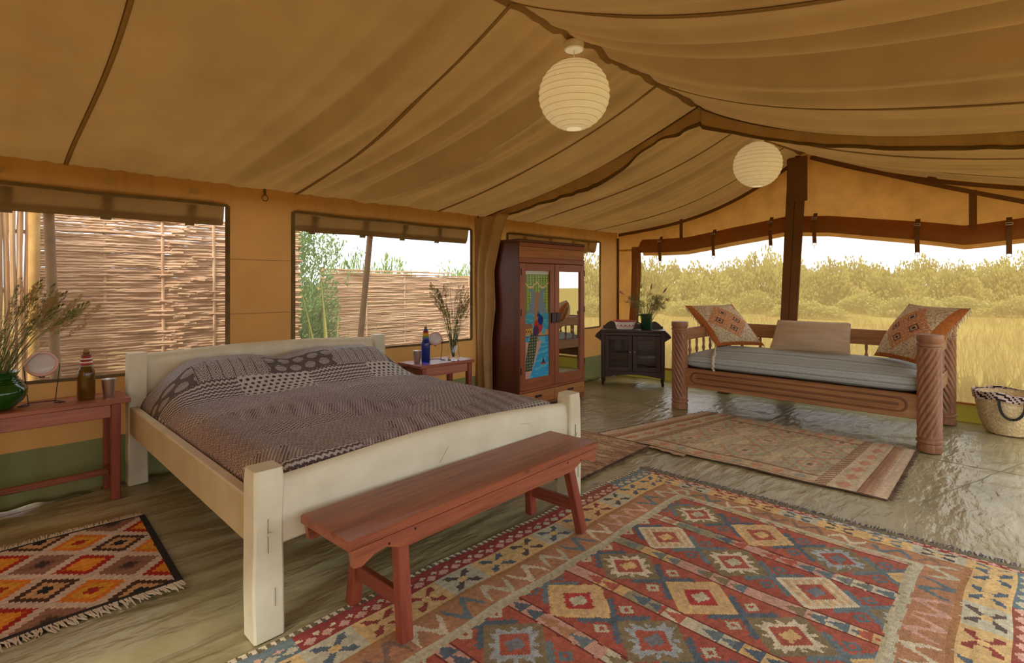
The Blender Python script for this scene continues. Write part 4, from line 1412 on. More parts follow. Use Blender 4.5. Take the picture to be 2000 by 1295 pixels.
def twist_post(cx, cy, h, R, sgn):
    n = 156
    zs_ = np.linspace(.115, h-.105, 60); th = np.linspace(0, 2*PI, n+1)[:-1]
    Zt, Tt = np.meshgrid(zs_, th, indexing='ij')
    ph = Tt*12+sgn*Zt*12*6.6
    fl_ = np.abs(np.sin(ph/2))**.6
    Rr = R*.98-.019*(1-fl_)*np.minimum(1, np.minimum(Zt-.112, h-.102-Zt)/.03)
    me = grid_obj('twist_post', np.stack([cx+Rr*np.cos(Tt), cy+Rr*np.sin(Tt), Zt], -1), M['carved'], dbd, wrap=True)
    pr = [(.001, 0), (R*.98, 0), (R*1.0, .01), (R*1.0, .05), (R*.9, .058), (R*.9, .066), (R*1.03, .075), (R*1.03, .092), (R*.92, .10), (R*.96, .12)]
    MB().lathe(pr, 40, (cx, cy), capb=False).build('post_base', M['carved'], me, True)
    pr = [(R*.93, h-.108), (R*.9, h-.098), (R*1.02, h-.09), (R*1.02, h-.072), (R*.92, h-.065), (R*.97, h-.055), (R*1.02, h-.045), (R*1.02, h-.008), (R*.98, h), (.001, h)]
    MB().lathe(pr, 40, (cx, cy), capt=False).build('post_cap', M['carved'], me, True)


PX0, PX1, PY0, PY1 = 5.435-dbx, 6.635-dbx, .55-dby, 2.71-dby
for (x, y, sg) in ((PX0, PY0, 1), (PX0, PY1, -1), (PX1, PY0, -1), (PX1, PY1, 1)):
    twist_post(x, y, .945, .086, -sg)
for x, nm in ((PX0, 'front_rail'), (PX1, 'back_rail')):
    r = MB().box(x-.030, x+.030, PY0+.05, PY1-.05, .245, .445, .006).build(nm, M['carved_y'], dbd)
    if x == PX0:
        pts = []
        yl, yh, zc, rr = PY0+.20, PY1-.20, .352, .055
        for a in np.linspace(-PI/2, PI/2, 12): pts.append((x-.031, yh+rr*math.cos(a), zc+rr*math.sin(a)))
        for a in np.linspace(PI/2, 3*PI/2, 12): pts.append((x-.031, yl+rr*math.cos(a), zc+rr*math.sin(a)))
        pts.append(pts[0])
        s = MB(); s.tube(pts, .009, 8, False); s.build('carved_border', M['carveddark'], r, True)
        for k in (-1, 0, 1):
            MB().box(x-.036, x-.028, yl, yh, zc+k*.026-.009, zc+k*.026+.009, .004).build('reeding', M['carveddark'] if k == 0 else M['carved_y'], r)
MB().box(PX1-.022, PX1+.022, PY0+.05, PY1-.05, .715, .875, .008).build('back_top_rail', M['carved_y'], dbd)
sp = [(.012, 0), (.016, .03), (.010, .05), (.020, .085), (.010, .12), (.016, .16), (.012, .20)]
spm = None
for y in np.linspace(PY0+.22, PY1-.22, 9):
    o = MB().lathe([(r, .50+z*1.12) for r, z in sp], 12, (PX1, y)).build('spindle', M['carved'], dbd, True)
for y in (PY0, PY1):
    MB().box(PX0+.05, PX1-.05, y-.020, y+.020, .735, .865, .008).build('arm_rail', M['carved_x'], dbd)
    MB().box(PX0+.05, PX1-.05, y-.025, y+.025, .40, .53, .006).build('end_rail', M['carved_x'], dbd)
    for x in np.linspace(PX0+.24, PX1-.24, 5):
        MB().lathe([(r, .525+z*1.06) for r, z in sp], 12, (x, y)).build('spindle', M['carved'], dbd, True)
MB().box(PX0+.03, PX1-.03, PY0+.03, PY1-.03, .405, .435, .003).build('slat_base', M['carved_y'], dbd)

# striped mattress: superellipse loop swept along the daybed
mt = thing('daybed_mattress', 'grey-green striped mattress lying on the carved daybed', 'mattress', (dbx, dby, .435))
n = 150; m = 70
tl = np.linspace(0, 2*PI, n+1)[:-1]; yl = np.linspace(-1, 1, m+1)
Yl, Tl = np.meshgrid(yl, tl, indexing='ij')
e = 2/7
cx_, sz_ = np.sign(np.cos(Tl))*np.abs(np.cos(Tl))**e, np.sign(np.sin(Tl))*np.abs(np.sin(Tl))**(2/3.6)
endf = (1-np.abs(Yl)**14)**.30
hx_, hz_ = .575, .087
dome = .028*(1-cx_**2)*(1-Yl**2)*(sz_ > 0)
P = np.stack([cx_*hx_*(.94+.06*endf), Yl*1.045, .0+hz_+sz_*hz_*(.25+.75*endf)+dome+.006*(vn(Yl*6, Tl*3, 30)-.5)], -1)
P[..., 2] = np.maximum(P[..., 2], .001)
arc = np.concatenate([[0], np.cumsum(np.hypot(np.diff(cx_[0])*hx_, np.diff(sz_[0])*hz_))])
am = (arc+.0)/.062
base = np.stack([A((150, 154, 146))]*n)
stripe = (am % 1)
C1 = np.where((stripe < .16)[:, None], A((142, 152, 150)), A((174, 184, 182)))
C1 = np.where(((stripe > .5) & (stripe < .58))[:, None], A((156, 164, 160)), C1)
C = np.broadcast_to(C1[None, :, :], (m, n, 3)).copy()
grid_obj('mattress_cover', P, M['matt'], mt, col=C, wrap=True)
for sg in (0, -1):
    ring = P[sg]; c0 = ring.mean(0, keepdims=True).repeat(n, 0)
    grid_obj('mattress_end', np.stack([ring, (ring+c0)/2, c0*.999+ring*.001], 0), plain('mattress_cotton%d' % -sg, S(150, 154, 148), S(120, 126, 120), .85), mt, wrap=True)


# cushions ---------------------------------------------------
def cushion(name, label, cat, TL, TR, BL, BR, th, mat, colf=None, N_=70, group=None, puff=1.0, pinch=.05):
    TL, TR, BL, BR = [np.array(p, float) for p in (TL, TR, BL, BR)]
    cen = (TL+TR+BL+BR)/4
    base = np.array([cen[0], cen[1], min(BL[2], BR[2])])
    o = thing(name, label, cat, tuple(base), 0, group)
    g = np.linspace(0, 1, N_+1)
    Ug, Vg = np.meshgrid(g, g, indexing='ij')
    s_ = 2*Ug-1; t_ = 2*Vg-1
    # edges drawn in between the corners
    s2 = s_*(1-pinch*(1-t_**2)*np.abs(s_)**3); t2 = t_*(1-pinch*(1-s_**2)*np.abs(t_)**3)
    uu = (s2+1)/2; vv = (t2+1)/2
    Pm = ((1-uu)*(1-vv))[..., None]*BL+(uu*(1-vv))[..., None]*BR+((1-uu)*vv)[..., None]*TL+(uu*vv)[..., None]*TR
    nrm = np.cross(BR-BL, TL-BL); nrm /= np.linalg.norm(nrm)
    if nrm[0]*-.7+nrm[1]*-.7 < 0: nrm = -nrm
    prof = th/2*((1-s_**2)**.62*(1-t_**2)**.62)*puff
    prof = prof+.008*(vn(Ug*6, Vg*6, 33)-.5)*((1-s_**2)*(1-t_**2))
    if colf is None:
        ed = np.exp(-(1-np.abs(s_))*4)
        prof = prof+.010*ed*np.sin(t_*13+3*np.sin(s_*3))*(1-np.abs(s_)**6)*(1-t_**6)+.006*np.sin(s_*5+t_*7)*(1-s_**2)*(1-t_**2)
    for sg, nm in ((1, 'cushion_front'), (-1, 'cushion_back')):
        Pq = Pm+nrm*sg*prof[..., None]-base
        if colf is not None:
            uc = (Ug[:-1, :-1]+Ug[1:, 1:])/2; vc = (Vg[:-1, :-1]+Vg[1:, 1:])/2
            grid_obj(nm, Pq, mat, o, col=colf(uc, vc))
        else:
            grid_obj(nm, Pq, mat, o)
    return o, Pm-base, nrm


def kilim_cushion(u, v):
    C = np.zeros(u.shape+(3,)); C[:] = A((224, 208, 178))
    C[vn(u*90, v*90, 3) > .6] = A((186, 168, 136))
    d = np.abs(u-.5)+np.abs(v-.5)*1.0
    m = (np.abs(u-.5)+np.abs(v-.52) < .40); C[m] = A((206, 142, 98))
    m = m & (((np.floor(u*44)+np.floor(v*44)) % 3) == 0); C[m] = A((216, 186, 146))
    for (cx, cy) in ((.33, .52), (.67, .52), (.50, .34), (.50, .70)):
        q = np.maximum(np.abs(u-cx), np.abs(v-cy)*.9)
        k = np.abs(u-cx)+np.abs(v-cy)
        C[(k < .085)] = A((120, 84, 72)); C[(k < .058)] = A((196, 168, 138)); C[k < .03] = A((74, 58, 60))
    C[u < .10] = A((190, 118, 62)); C[u > .93] = A((192, 122, 68)); C[v < .055] = A((186, 112, 58))
    C[(v > .97)] = A((176, 150, 124))
    return C


def fringe_along(parent, pts, L, mat, down=(0, 0, -1), step=.014, out=(0, 0, 0), seed=1, name='fringe', r=.0035):
    rn = random.Random(seed); s = MB()
    pts = [Vector(p) for p in pts]; acc = 0
    for i in range(len(pts)-1):
        a, b = pts[i], pts[i+1]; d = (b-a).length; k = max(1, int(d/step))
        for j in range(k):
            p = a+(b-a)*(j+rn.random()*.6)/k
            dv = Vector(down)*L*rn.uniform(.7, 1.15)+Vector((rn.gauss(0, .25), rn.gauss(0, .25), 0))*L*.6+Vector(out)*L
            q1 = p+dv*.5+Vector((rn.gauss(0, 1), rn.gauss(0, 1), 0))*L*.08
            s.tube([p, q1, p+dv], [r, r*1.05, r*.5], 4)
    o = s.build(name, mat, parent); tag(o, kind='stuff'); return o


c1, Pm, nr = cushion('kilim_cushion', 'square orange-edged kilim cushion leaning on the left arm of the daybed', 'cushion', (6.0, 2.93, 1.10), (6.45, 2.54, 1.115), (6.06, 2.57, .635), (6.5, 2.18, .635), .27, M['cush'], kilim_cushion)
fringe_along(c1, [Pm[0, i] for i in range(0, 71, 5)], .05, M['fringe'], step=.016, seed=2)
fringe_along(c1, [Pm[70, i] for i in range(0, 71, 5)], .03, M['fringe'], step=.02, seed=3)
s = MB(); rn = random.Random(4)
# braided tassel hanging over the mattress edge
tasp = [(-.19, .02, .0), (-.50, -.10, -.005), (-.74, -.20, -.012), (-.81, -.215, -.05), (-.825, -.22, -.12), (-.825, -.22, -.225)]
tasp = [Vector((a, b, c)) for a, b, c in tasp]
s.tube(tasp, [.008, .008, .012, .014, .012, .003], 8)
for i in range(2, 5):
    for k in range(5):
        p = tasp[i]+(tasp[i+1]-tasp[i])*k/5
        s.sphere(tuple(p+Vector((0, .008*(-1)**k, 0))), .012, 8, 5)
s.build('braided_tassel', M['fringe'], c1, True)
c3, Pm, nr = cushion('kilim_cushion', 'square orange-edged kilim cushion leaning out over the right arm of the daybed', 'cushion', (6.35, .80, 1.165), (5.90, .32, 1.15), (6.30, 1.08, .64), (5.84, .66, .64), .27, M['cush'], lambda u, v: kilim_cushion(1-u, v))
fringe_along(c3, [Pm[70, i] for i in range(0, 71, 5)], .06, M['fringe'], step=.014, seed=5)
c2, Pm, nr = cushion('lumbar_cushion', 'plain oatmeal oblong cushion in the middle of the daybed', 'cushion', (6.42, 2.01, .945), (6.42, 1.30, .945), (6.24, 2.04, .628), (6.24, 1.27, .628), .25, M['cushplain'], pinch=.02)
s = MB()
for e_ in (Pm[0, :], Pm[-1, :], Pm[:, 0], Pm[:, -1]): s.tube([tuple(p) for p in e_[::4]], .006, 6)
s.build('piping', M['cushplain'], c2, True)

# ------------------------------------------------------------------ basket
bk = thing('straw_basket', 'round woven straw basket with black handles and a zebra-striped rim', 'basket', (6.60, .10, 0))
n = 120; zz = np.linspace(0, 1, 40); th = np.linspace(0, 2*PI, n+1)[:-1]
Zk, Tk = np.meshgrid(zz, th, indexing='ij')
Rk = .155+.085*Zk**.8+.012*np.sin(Zk*PI)
Rk = Rk+.004*np.sin(Zk*40*PI/2+PI*np.floor(Tk/(2*PI)*60))
P = np.stack([Rk*np.cos(Tk), Rk*np.sin(Tk), .002+.36*Zk], -1)
grid_obj('basket_body', P, M['straw'], bk, wrap=True)
MB().lathe([(.001, .003), (.15, .003), (.158, .006)], 40, capb=False, capt=False).build('basket_bottom', M['straw'], bk, True)
C = np.zeros((6, n, 3))
ii, jj = np.meshgrid(np.arange(6), np.arange(n), indexing='ij')
C[:] = np.where((((jj+ii*1.6+1.5*np.sin(jj*.5)) % 5) < 2.3)[..., None], A((40, 34, 34)), A((206, 186, 176)))
zr_ = np.linspace(0, 1, 7); Zr, Tr = np.meshgrid(zr_, th, indexing='ij')
Rr = .252+.008*np.sin(Tr*7+Zr*3)
Rr = np.where(Zr < .7, Rr, Rr-.03*(Zr-.7)/.3)
wv = .010*np.sin(Tr*5)
grid_obj('rim_cloth', np.stack([Rr*np.cos(Tr), Rr*np.sin(Tr), .315+.065*np.minimum(Zr/.7, 1)+wv], -1), M['matt'], bk, col=C, wrap=True)
for a0 in (math.atan2(-.10, -1)+PI*0, 0.05):
    c_, s_ = math.cos(a0), math.sin(a0)
    s = MB(); pts = []
    for q in np.linspace(0, PI, 15):
        t = .085*math.cos(q); z = .335-.17*math.sin(q)**.8
        r = .262-.02*(1-abs(math.cos(q)))
        pts.append((c_*r-s_*t, s_*r+c_*t, z))
    for i in range(14): s.bar(pts[i], pts[i+1], .022, .004, .001, up=(c_, s_, 0))
    s.build('handle', M['black'], bk)

# ------------------------------------------------------------------ rugs
NAVY, RED, TEAL, OLIVE, TAN, CREAM, YEL, PALE, PINK, ORB = A((88, 104, 116)), A((176, 86, 60)), A((104, 124, 126)), A((136, 122, 84)), A((206, 172, 116)), A((214, 202, 164)), A((216, 180, 108)), A((192, 188, 154)), A((210, 162, 136)), A((182, 130, 84))
REDB = A((184, 52, 44))
rx0, rx1, ry0, ry1 = -.30, 3.47, -.10, 2.035
cell = .0085
nx = int((rx1-rx0)/cell); ny = int((ry1-ry0)/cell)
gx = rx0+(np.arange(nx)+.5)*cell; gy = ry0+(np.arange(ny)+.5)*cell
GX, GY = np.meshgrid(gx, gy, indexing='ij')
jx = GX+.004*(vn(GX*90, GY*30, 1)-.5); jy = GY+.006*(vn(GX*40, GY*40, 2)-.5)
C = np.zeros((nx, ny, 3)); C[:] = RED
# field: rows of serrated diamonds at x = 1.405 + .388 k, columns y = 1.36, 1.00, .645
DX, DY = .388, .357
k = np.round((jx-1.407)/DX); cxk = 1.407+DX*k
rowred = np.where((k % 2 == 0)[..., None], A((176, 88, 60)), A((170, 80, 56)))
C[:] = rowred
j = np.round((jy-1.003)/DY); cyj = 1.003+DY*j
px_ = (jx-cxk); py_ = (jy-cyj)
# stepped diamond metric
stp = lambda a, s: (np.floor(np.abs(a)/s)+.5)*s
ax = np.abs(px_); ay = np.abs(py_)
# blue crosses midway between diamonds of a row
j2 = np.floor((jy-1.003)/DY)+.5; qy = jy-(1.003+DY*j2)
cross = np.abs(np.abs(px_)-np.abs(qy)*1.05) < .016+.020*(((np.abs(px_)+np.abs(qy))/.045) % 1)
cross &= (ax < .112) & (np.abs(qy) < .098)
cell_id = hash2(k.astype(int)+30, j2.astype(int)+30, 9)
C[cross] = np.where((cell_id > .5)[..., None], TEAL, NAVY)[cross]
dd = np.abs(ax-.085)+np.abs(qy)
mm = (dd < .036); C[mm] = np.where((cell_id > .35)[..., None], TEAL*.9, PALE)[mm]
mm = (dd < .014); C[mm] = RED
# diamonds
par = ((k+j) % 2 == 0)
outer = np.where(par[..., None], TAN, OLIVE)
rim_ = stp(px_, .0085)/.165+stp(py_, .0085)/.162
m1 = rim_ < 1.0; C[m1] = outer[m1]
sid = hash2(k.astype(int)+9, j.astype(int)+9, 4)
light = np.where(par[..., None], YEL*1.02, np.where((sid > .5)[..., None], CREAM, A((160, 172, 172))))
tooth = .60+.26*(1-np.abs(((np.where(ax > ay, ay, ax))/.042) % 1*2-1))
ring = rim_ < np.where(par, .0, tooth); m2 = m1 & ring; C[m2] = light[m2]
lr = par & m1 & ((rim_ > .84) | ((((px_-py_)/.05) % 1 < .35) & (rim_ > .5))); C[lr] = np.where((sid > .5)[..., None], YEL, CREAM)[lr]
core = rim_ < .50; C[core] = np.where((sid > .9)[..., None], REDB, RED)[core]
star = (np.abs(px_+py_*.6)/.055+np.abs(py_-px_*.4)/.045 < 1) & ((np.abs(px_) < .018) | (np.abs(py_) < .018) | (np.abs(px_+py_) < .02))
C[star] = np.where((sid > .66)[..., None], PALE, np.where((sid > .33)[..., None], YEL, A((120, 126, 130))))[star]
# bands between the rows
kb = np.floor((jx-1.407)/DX)+.5; bxp = jx-(1.407+DX*kb)
band = np.abs(bxp) < .036
tri = (((jy+.02*kb)/.078) % 1)
tmask = (np.abs(bxp)/.036) < (1-tri)
seg = hash2(np.floor((jy+.02*kb)/.078).astype(int)+20, kb.astype(int)*3+60, 6)
pal = np.array([PALE, CREAM*.92, TAN*.95, PINK*.9, A((150, 146, 110)), YEL*.95])
pal2 = np.array([TEAL, OLIVE, ORB, RED*1.1, A((120, 130, 120)), NAVY])
sg1 = pal[(hash2(np.floor(jy/.155).astype(int)+20, kb.astype(int)*3+60, 7)*5.99).astype(int)]
sg2 = pal2[(hash2(np.floor(jy/.155).astype(int)+20, kb.astype(int)*3+60, 8)*5.99).astype(int)]
Cb = np.where((tmask & (seg > .25))[..., None], sg2, sg1)
C[band] = Cb[band]
C[np.abs(np.abs(bxp)-.038) < .004] = A((120, 52, 40))
# borders ---
bd = np.minimum(jy-ry0, ry1-jy)          # long sides
bt = rx1-jx                              # end
inn = .49
yfield = (bd > inn) & (bt > .33)


def border(d, t, scale):
    """d distance from edge, t along; returns colours"""
    o = np.zeros(d.shape+(3,)); d = d/scale
    o[:] = PALE
    m = d > .45; o[m] = PALE
    tooth = .455+.03*np.abs((t/.05) % 1*2-1)
    o[d > tooth] = A((186, 178, 136))
    # orange-brown band with S figures
    m = (d > .30) & (d <= .445); o[m] = ORB
    hsh = hash2(np.floor(t/.19).astype(int)+40, np.zeros_like(t, int)+2, 12)
    zg = .372+.045*np.sin(t/.19*2*PI*1.5+1)
    fig = m & (np.abs(d-zg) < .020+.008*np.abs((t/.03) % 1*2-1)) & (((t/.19) % 1) > .12)
    o[fig] = np.array([PALE, PINK, TEAL, CREAM, A((140, 110, 90)), NAVY])[(hsh*5.99).astype(int)][fig]
    tb = (d > .285-.025*np.abs((t/.04) % 1*2-1)) & (d < .305); o[tb] = A((172, 122, 66))
    # yellow band with eight-petal flowers
    m = (d > .125) & (d <= .282); o[m] = np.where(((np.floor(t/.21) % 3) == 1)[..., None], PALE*.98, YEL)[m]
    ft = ((t/.21) % 1-.5)*.21; fd = d-.205
    h2 = hash2(np.floor(t/.21).astype(int)+40, np.zeros_like(t, int)+3, 13)
    arm = (np.abs(np.abs(ft)-np.abs(fd)) < .015) & (np.abs(ft) < .074) & (np.abs(fd) < .062)
    arm &= ~((np.abs(ft) < .014) & (np.abs(fd) < .014))
    arm |= (np.abs(np.abs(ft)-.052) < .013) & (np.abs(np.abs(fd)-.040) < .014)
    arm &= m
    o[arm] = np.array([NAVY, TEAL, A((150, 62, 48)), A((94, 84, 74)), NAVY])[(h2*4.99).astype(int)][arm]
    cc = m & (np.abs(ft) < .020) & (np.abs(fd) < .018); o[cc] = YEL*1.05
    # red reciprocal band
    m = (d > .028) & (d <= .128); 
    dia = np.abs(((t/.072) % 1-.5)*.072)/.036+np.abs(d-.098)/.030
    dia2 = np.abs((((t+.036)/.072) % 1-.5)*.072)/.036+np.abs(d-.072)/.026
    hh = hash2(np.floor(t/.43).astype(int)+40, np.zeros_like(t, int)+4, 14)
    bgc = np.where((hh > .75)[..., None], TEAL, np.where((hh > .2)[..., None], A((156, 56, 48)), A((150, 76, 56))))
    o[m] = bgc[m]
    m3 = m & (dia < .8); o[m3] = np.where((hh > .5)[..., None], PALE, PINK)[m3]
    m3 = m & (dia2 < .5); o[m3] = np.where((hh > .5)[..., None], PINK*.95, CREAM)[m3]
    m = d <= .030; o[m] = CREAM
    m = (d <= .030) & (((t/.035) % 1) < .3+.5*d/.03); o[m] = A((110, 100, 74))
    return o


bl = border(bd, GX, 1.0); be = border(bt, GY, .66)
useend = (bt/.66 < bd) & (bt < .33)
C[~yfield] = np.where(useend[..., None], be, bl)[~yfield]
m = bt < .05; C[m] = np.where((((GY/.06) % 1) < .3)[..., None], OLIVE*.9, A((112, 104, 80)))[m]
lumi = C.mean(-1, keepdims=True); C = (C*.84+lumi*.16)*1.14+.012
C *= (.95+.22*(vn(GX*6, GY*60, 21)-.5)+.16*(vn(GX*2.5, GY*2.5, 22)-.5))[..., None]
vx_ = rx0+np.arange(nx+1)*cell; vy_ = ry0+np.arange(ny+1)*cell
VX, VY = np.meshgrid(vx_, vy_, indexing='ij')


def rug_shape(VX, VY, base, seed, amp=.004):
    return base+amp*(fbm(VX*2.2, VY*4.5, seed)-.3)


big = thing('kilim_rug', 'large red, blue and yellow kilim rug of serrated diamonds in front of the bench', 'rug', ((rx0+rx1)/2, (ry0+ry1)/2, 0))
ox_, oy_ = big.location.x, big.location.y
skw = .02*(VY-ry1)/(ry1-ry0)*-1
edge_w = .006*np.sin(VX*5)+.004*np.sin(VX*13)
P = np.stack([VX+skw*.9-ox_+.006*np.sin(VY*6), VY+edge_w-oy_, rug_shape(VX, VY, .006, 51)], -1)
grid_obj('woven_pile', P, M['rug'], big, col=C)
rim = np.concatenate([P[0], P[1:, -1], P[-1, -2::-1], P[-2:0:-1, 0]]); low = rim.copy(); low[:, 2] = .0005
grid_obj('rug_edge', np.stack([rim, low], 0), M['fringegrey'], big, wrap=True)
fringe_along(big, [tuple(P[-1, i]+np.array([0, 0, .001])) for i in range(0, ny+1, 8)], .035, M['fringegrey'], (1, 0, -.05), .013, seed=11, r=.004)

# small left rug
lx0, lx1, ly0, ly1 = -.22, .69, 2.75, 3.70
cell = .006; nx = int((lx1-lx0)/cell); ny = int((ly1-ly0)/cell)
GX, GY = np.meshgrid(lx0+(np.arange(nx)+.5)*cell, ly0+(np.arange(ny)+.5)*cell, indexing='ij')
p = (GX-.375)/.15; q = (GY-3.225)/.147
# nearest lattice centre with p+q even
best = np.full(GX.shape, 9.0); bp_ = np.zeros(GX.shape); bq = np.zeros(GX.shape)
sp_ = (np.floor(GX/.018)+.5)*.018; p2 = (sp_-.375)/.15
for a in range(-6, 6):
    for b in range(-5, 6):
        if (a+b) % 2: continue
        d_ = np.abs(p2-a)+np.abs(q-b)
        m = d_ < best; best[m] = d_[m]; bp_[m] = a; bq[m] = b
C = np.zeros((nx, ny, 3)); C[:] = A((206, 184, 160))
ev = (bp_ % 2 == 0); par = np.floor((bp_+bq)/2) % 2
typ = np.where(ev, np.where(par == 0, 0, 1), np.where(par == 0, 2, 3))
cols = {0: [(168, 44, 26), (222, 138, 34), (226, 150, 40), (226, 150, 40)], 1: [(216, 122, 34), (216, 156, 44), (216, 156, 44), (164, 48, 24)], 2: [(146, 104, 84), (146, 104, 84), (120, 88, 70), (74, 56, 46)], 3: [(78, 52, 34), (196, 152, 104), (196, 152, 104), (38, 38, 40)]}
for ty, cl in cols.items():
    for lim, c in zip((.80, .54, .34, .24), cl):
        m = (typ == ty) & (best < lim); C[m] = A(c)
lumi = C.mean(-1, keepdims=True); C = C*.98+lumi*.02
bdr = (GX > lx1-.032) | (GY < ly0+.022+.006) | (GY > ly1-.02)
C[bdr] = A((52, 48, 42))
C *= (.92+.24*(vn(GX*8, GY*90, 25)-.5)+.12*(vn(GX*4, GY*4, 26)-.5))[..., None]
lr_ = thing('small_kilim_rug', 'small kilim rug of orange and brown diamonds with white fringes beside the bed', 'rug', (.24, 3.22, 0))
VX, VY = np.meshgrid(lx0+np.arange(nx+1)*cell, ly0+np.arange(ny+1)*cell, indexing='ij')
P = np.stack([VX+.038*(VY-ly0)-.005-.24, VY+.008*np.sin(VX*6)-3.22, rug_shape(VX, VY, .006, 52, .006)], -1)
grid_obj('woven_pile', P, M['rug'], lr_, col=C)
rim = np.concatenate([P[0], P[1:, -1], P[-1, -2::-1], P[-2:0:-1, 0]]); low = rim.copy(); low[:, 2] = .0005
grid_obj('rug_edge', np.stack([rim, low], 0), M['fringegrey'], lr_, wrap=True)
fringe_along(lr_, [tuple(P[i, 0]) for i in range(0, nx+1, 5)], .062, M['fringe'], (.25, -1, -.03), .0075, seed=12, r=.0036)
fringe_along(lr_, [tuple(P[i, -1]) for i in range(0, nx+1, 5)], .045, M['fringe'], (.1, 1, .05), .0075, seed=13, r=.0036)


def quad_rug(name, label, corners, cols, mat, cellsz, seed, fr, amp=.006, zb=.006):
    """corners a,b,c,d around; cols(u,v)"""
    a, b, c, d = [np.array(q) for q in corners]
    nu_ = int(np.linalg.norm(b-a)/cellsz); nv_ = int(np.linalg.norm(d-a)/cellsz)
    Uc, Vc = np.meshgrid((np.arange(nu_)+.5)/nu_, (np.arange(nv_)+.5)/nv_, indexing='ij')
    Ug, Vg = np.meshgrid(np.arange(nu_+1)/nu_, np.arange(nv_+1)/nv_, indexing='ij')
    P2 = ((1-Ug)*(1-Vg))[..., None]*a+(Ug*(1-Vg))[..., None]*b+(Ug*Vg)[..., None]*c+((1-Ug)*Vg)[..., None]*d
    cen = (a+b+c+d)/4
    wob = .010*np.sin(Vg*19)*np.where(Ug < .5, 1, .4)*np.abs(Ug*2-1)
    P = np.stack([P2[..., 0]-cen[0]+wob, P2[..., 1]-cen[1], rug_shape(P2[..., 0], P2[..., 1], zb, seed, amp)], -1)
    t = thing(name, label, 'rug', (cen[0], cen[1], 0))
    grid_obj('woven_pile', P, mat, t, col=cols(Uc, Vc, np.linalg.norm(b-a), np.linalg.norm(d-a)))
    rim = np.concatenate([P[0], P[1:, -1], P[-1, -2::-1], P[-2:0:-1, 0]]); low = rim.copy(); low[:, 2] = .0005
    grid_obj('rug_edge', np.stack([rim, low], 0), M['fringebrown'], t, wrap=True)
    for (sel, dirv, L, step) in fr:
        e = {'v0': P[:, 0], 'v1': P[:, -1], 'u0': P[0], 'u1': P[-1]}[sel]
        fringe_along(t, [tuple(q) for q in e[::6]], L, M['fringebrown'], dirv, step, seed=seed, r=.003)
    return t


def pale_cols(u, v, lu, lv):
    x = u*lu; y = v*lv
    C = np.zeros(u.shape+(3,)); C[:] = A((186, 172, 134))
    C[vn(x*5, y*24, 3) > .56] = A((170, 158, 128))
    sxx = np.floor(x/.03)*.03; syy = np.floor(y/.02)*.02
    for (cx, cy, s_) in [(a, b, .22) for a in (.38, .75, 1.12) for b in (.55, 1.05, 1.55)]:
        dm = np.abs(sxx-cx)/s_+np.abs(syy-cy)/(s_*1.05)
        C[(dm < 1.0)] = A((176, 138, 102)); C[dm < .84] = A((168, 164, 134)); C[dm < .5] = A((192, 140, 104)); C[dm < .36] = A((182, 172, 140)); C[dm < .16] = A((136, 112, 86))
    bord = np.minimum(x, lu-x)
    m = bord < .16; C[m] = A((190, 172, 134))
    fl_ = m & (np.abs(((y/.15) % 1)-.5)*.15/.055+np.abs(bord-.09)/.045 < 1)
    hs = hash2(np.floor(y/.15).astype(int), (x < lu/2).astype(int), 5)
    C[fl_] = np.where((hs > .5)[..., None], A((196, 136, 100)), A((156, 154, 134)))[fl_]
    C[np.abs(bord-.165) < .012] = A((150, 112, 82)); C[np.abs(bord-.03) < .008] = A((170, 130, 96))
    bo = np.minimum(y, lv-y)
    m = bo < .40; C[m] = A((188, 172, 136))
    m = (np.abs(bo-.13) < .045); tr_ = ((x/.03) % 1 < .5+.5*(bo-.13)/.045); C[m] = A((182, 146, 110)); C[m & tr_] = A((140, 96, 70))
    m = np.abs(bo-.38) < .04; C[m] = np.where((((x/.06)+(y/.05)) % 1 < .5)[..., None], A((136, 104, 76)), A((176, 148, 112)))[m]
    m = (np.abs(bo-.26) < .05) & (np.abs(((x/.2) % 1)-.5)*.2/.08+np.abs(bo-.26)/.05 < 1); C[m] = A((190, 134, 102))
    m = bo < .07; C[m] = A((196, 172, 140))
    C = (C*.88+C.mean(-1, keepdims=True)*.12)*1.3
    C *= (.9+.3*(vn(x*7, y*50, 31)-.5)+.2*(vn(x*2, y*3, 32)-.5))[..., None]
    return C


quad_rug('pale_kilim_rug', 'faded beige kilim rug with terracotta motifs in front of the daybed', ((3.99, .61), (5.34, .63), (5.47, 2.42), (3.965, 2.76)), pale_cols, M['rug'], .010, 61, [('v0', (0, -1, -.05), .03, .012), ('v1', (0, 1, 0), .02, .02)], .010, .006)


def jute_cols(u, v, lu, lv):
    x = u*lu; y = v*lv
    C = np.zeros(u.shape+(3,)); C[:] = A((186, 158, 122))
    q = vn(x*40, y*12, 3)*.6+vn(x*90, y*30, 4)*.4
    C[q > .54] = A((158, 126, 96)); C[q < .33] = A((206, 178, 138))
    m = (y < .12); C[m] *= np.array([.8, .76, .78])
    return C


quad_rug('heathered_rug', 'heathered brown rug on the floor behind the bench end', ((2.84, 2.20), (3.955, 2.255), (3.96, 3.5), (2.84, 3.5)), jute_cols, M['rug'], .012, 63, [('v0', (0, -1, -.05), .035, .010)], .003, .003)


def pad_cols(u, v, lu, lv):
    C = np.zeros(u.shape+(3,)); C[:] = A((190, 162, 128)); return C


quad_rug('rug_underlay', 'strip of plain tan underlay peeping out from under the faded beige rug', ((3.90, 1.92), (4.3, 1.92), (4.3, 2.24), (3.94, 2.24)), pad_cols, M['rug'], .02, 65, [], .002, .002)

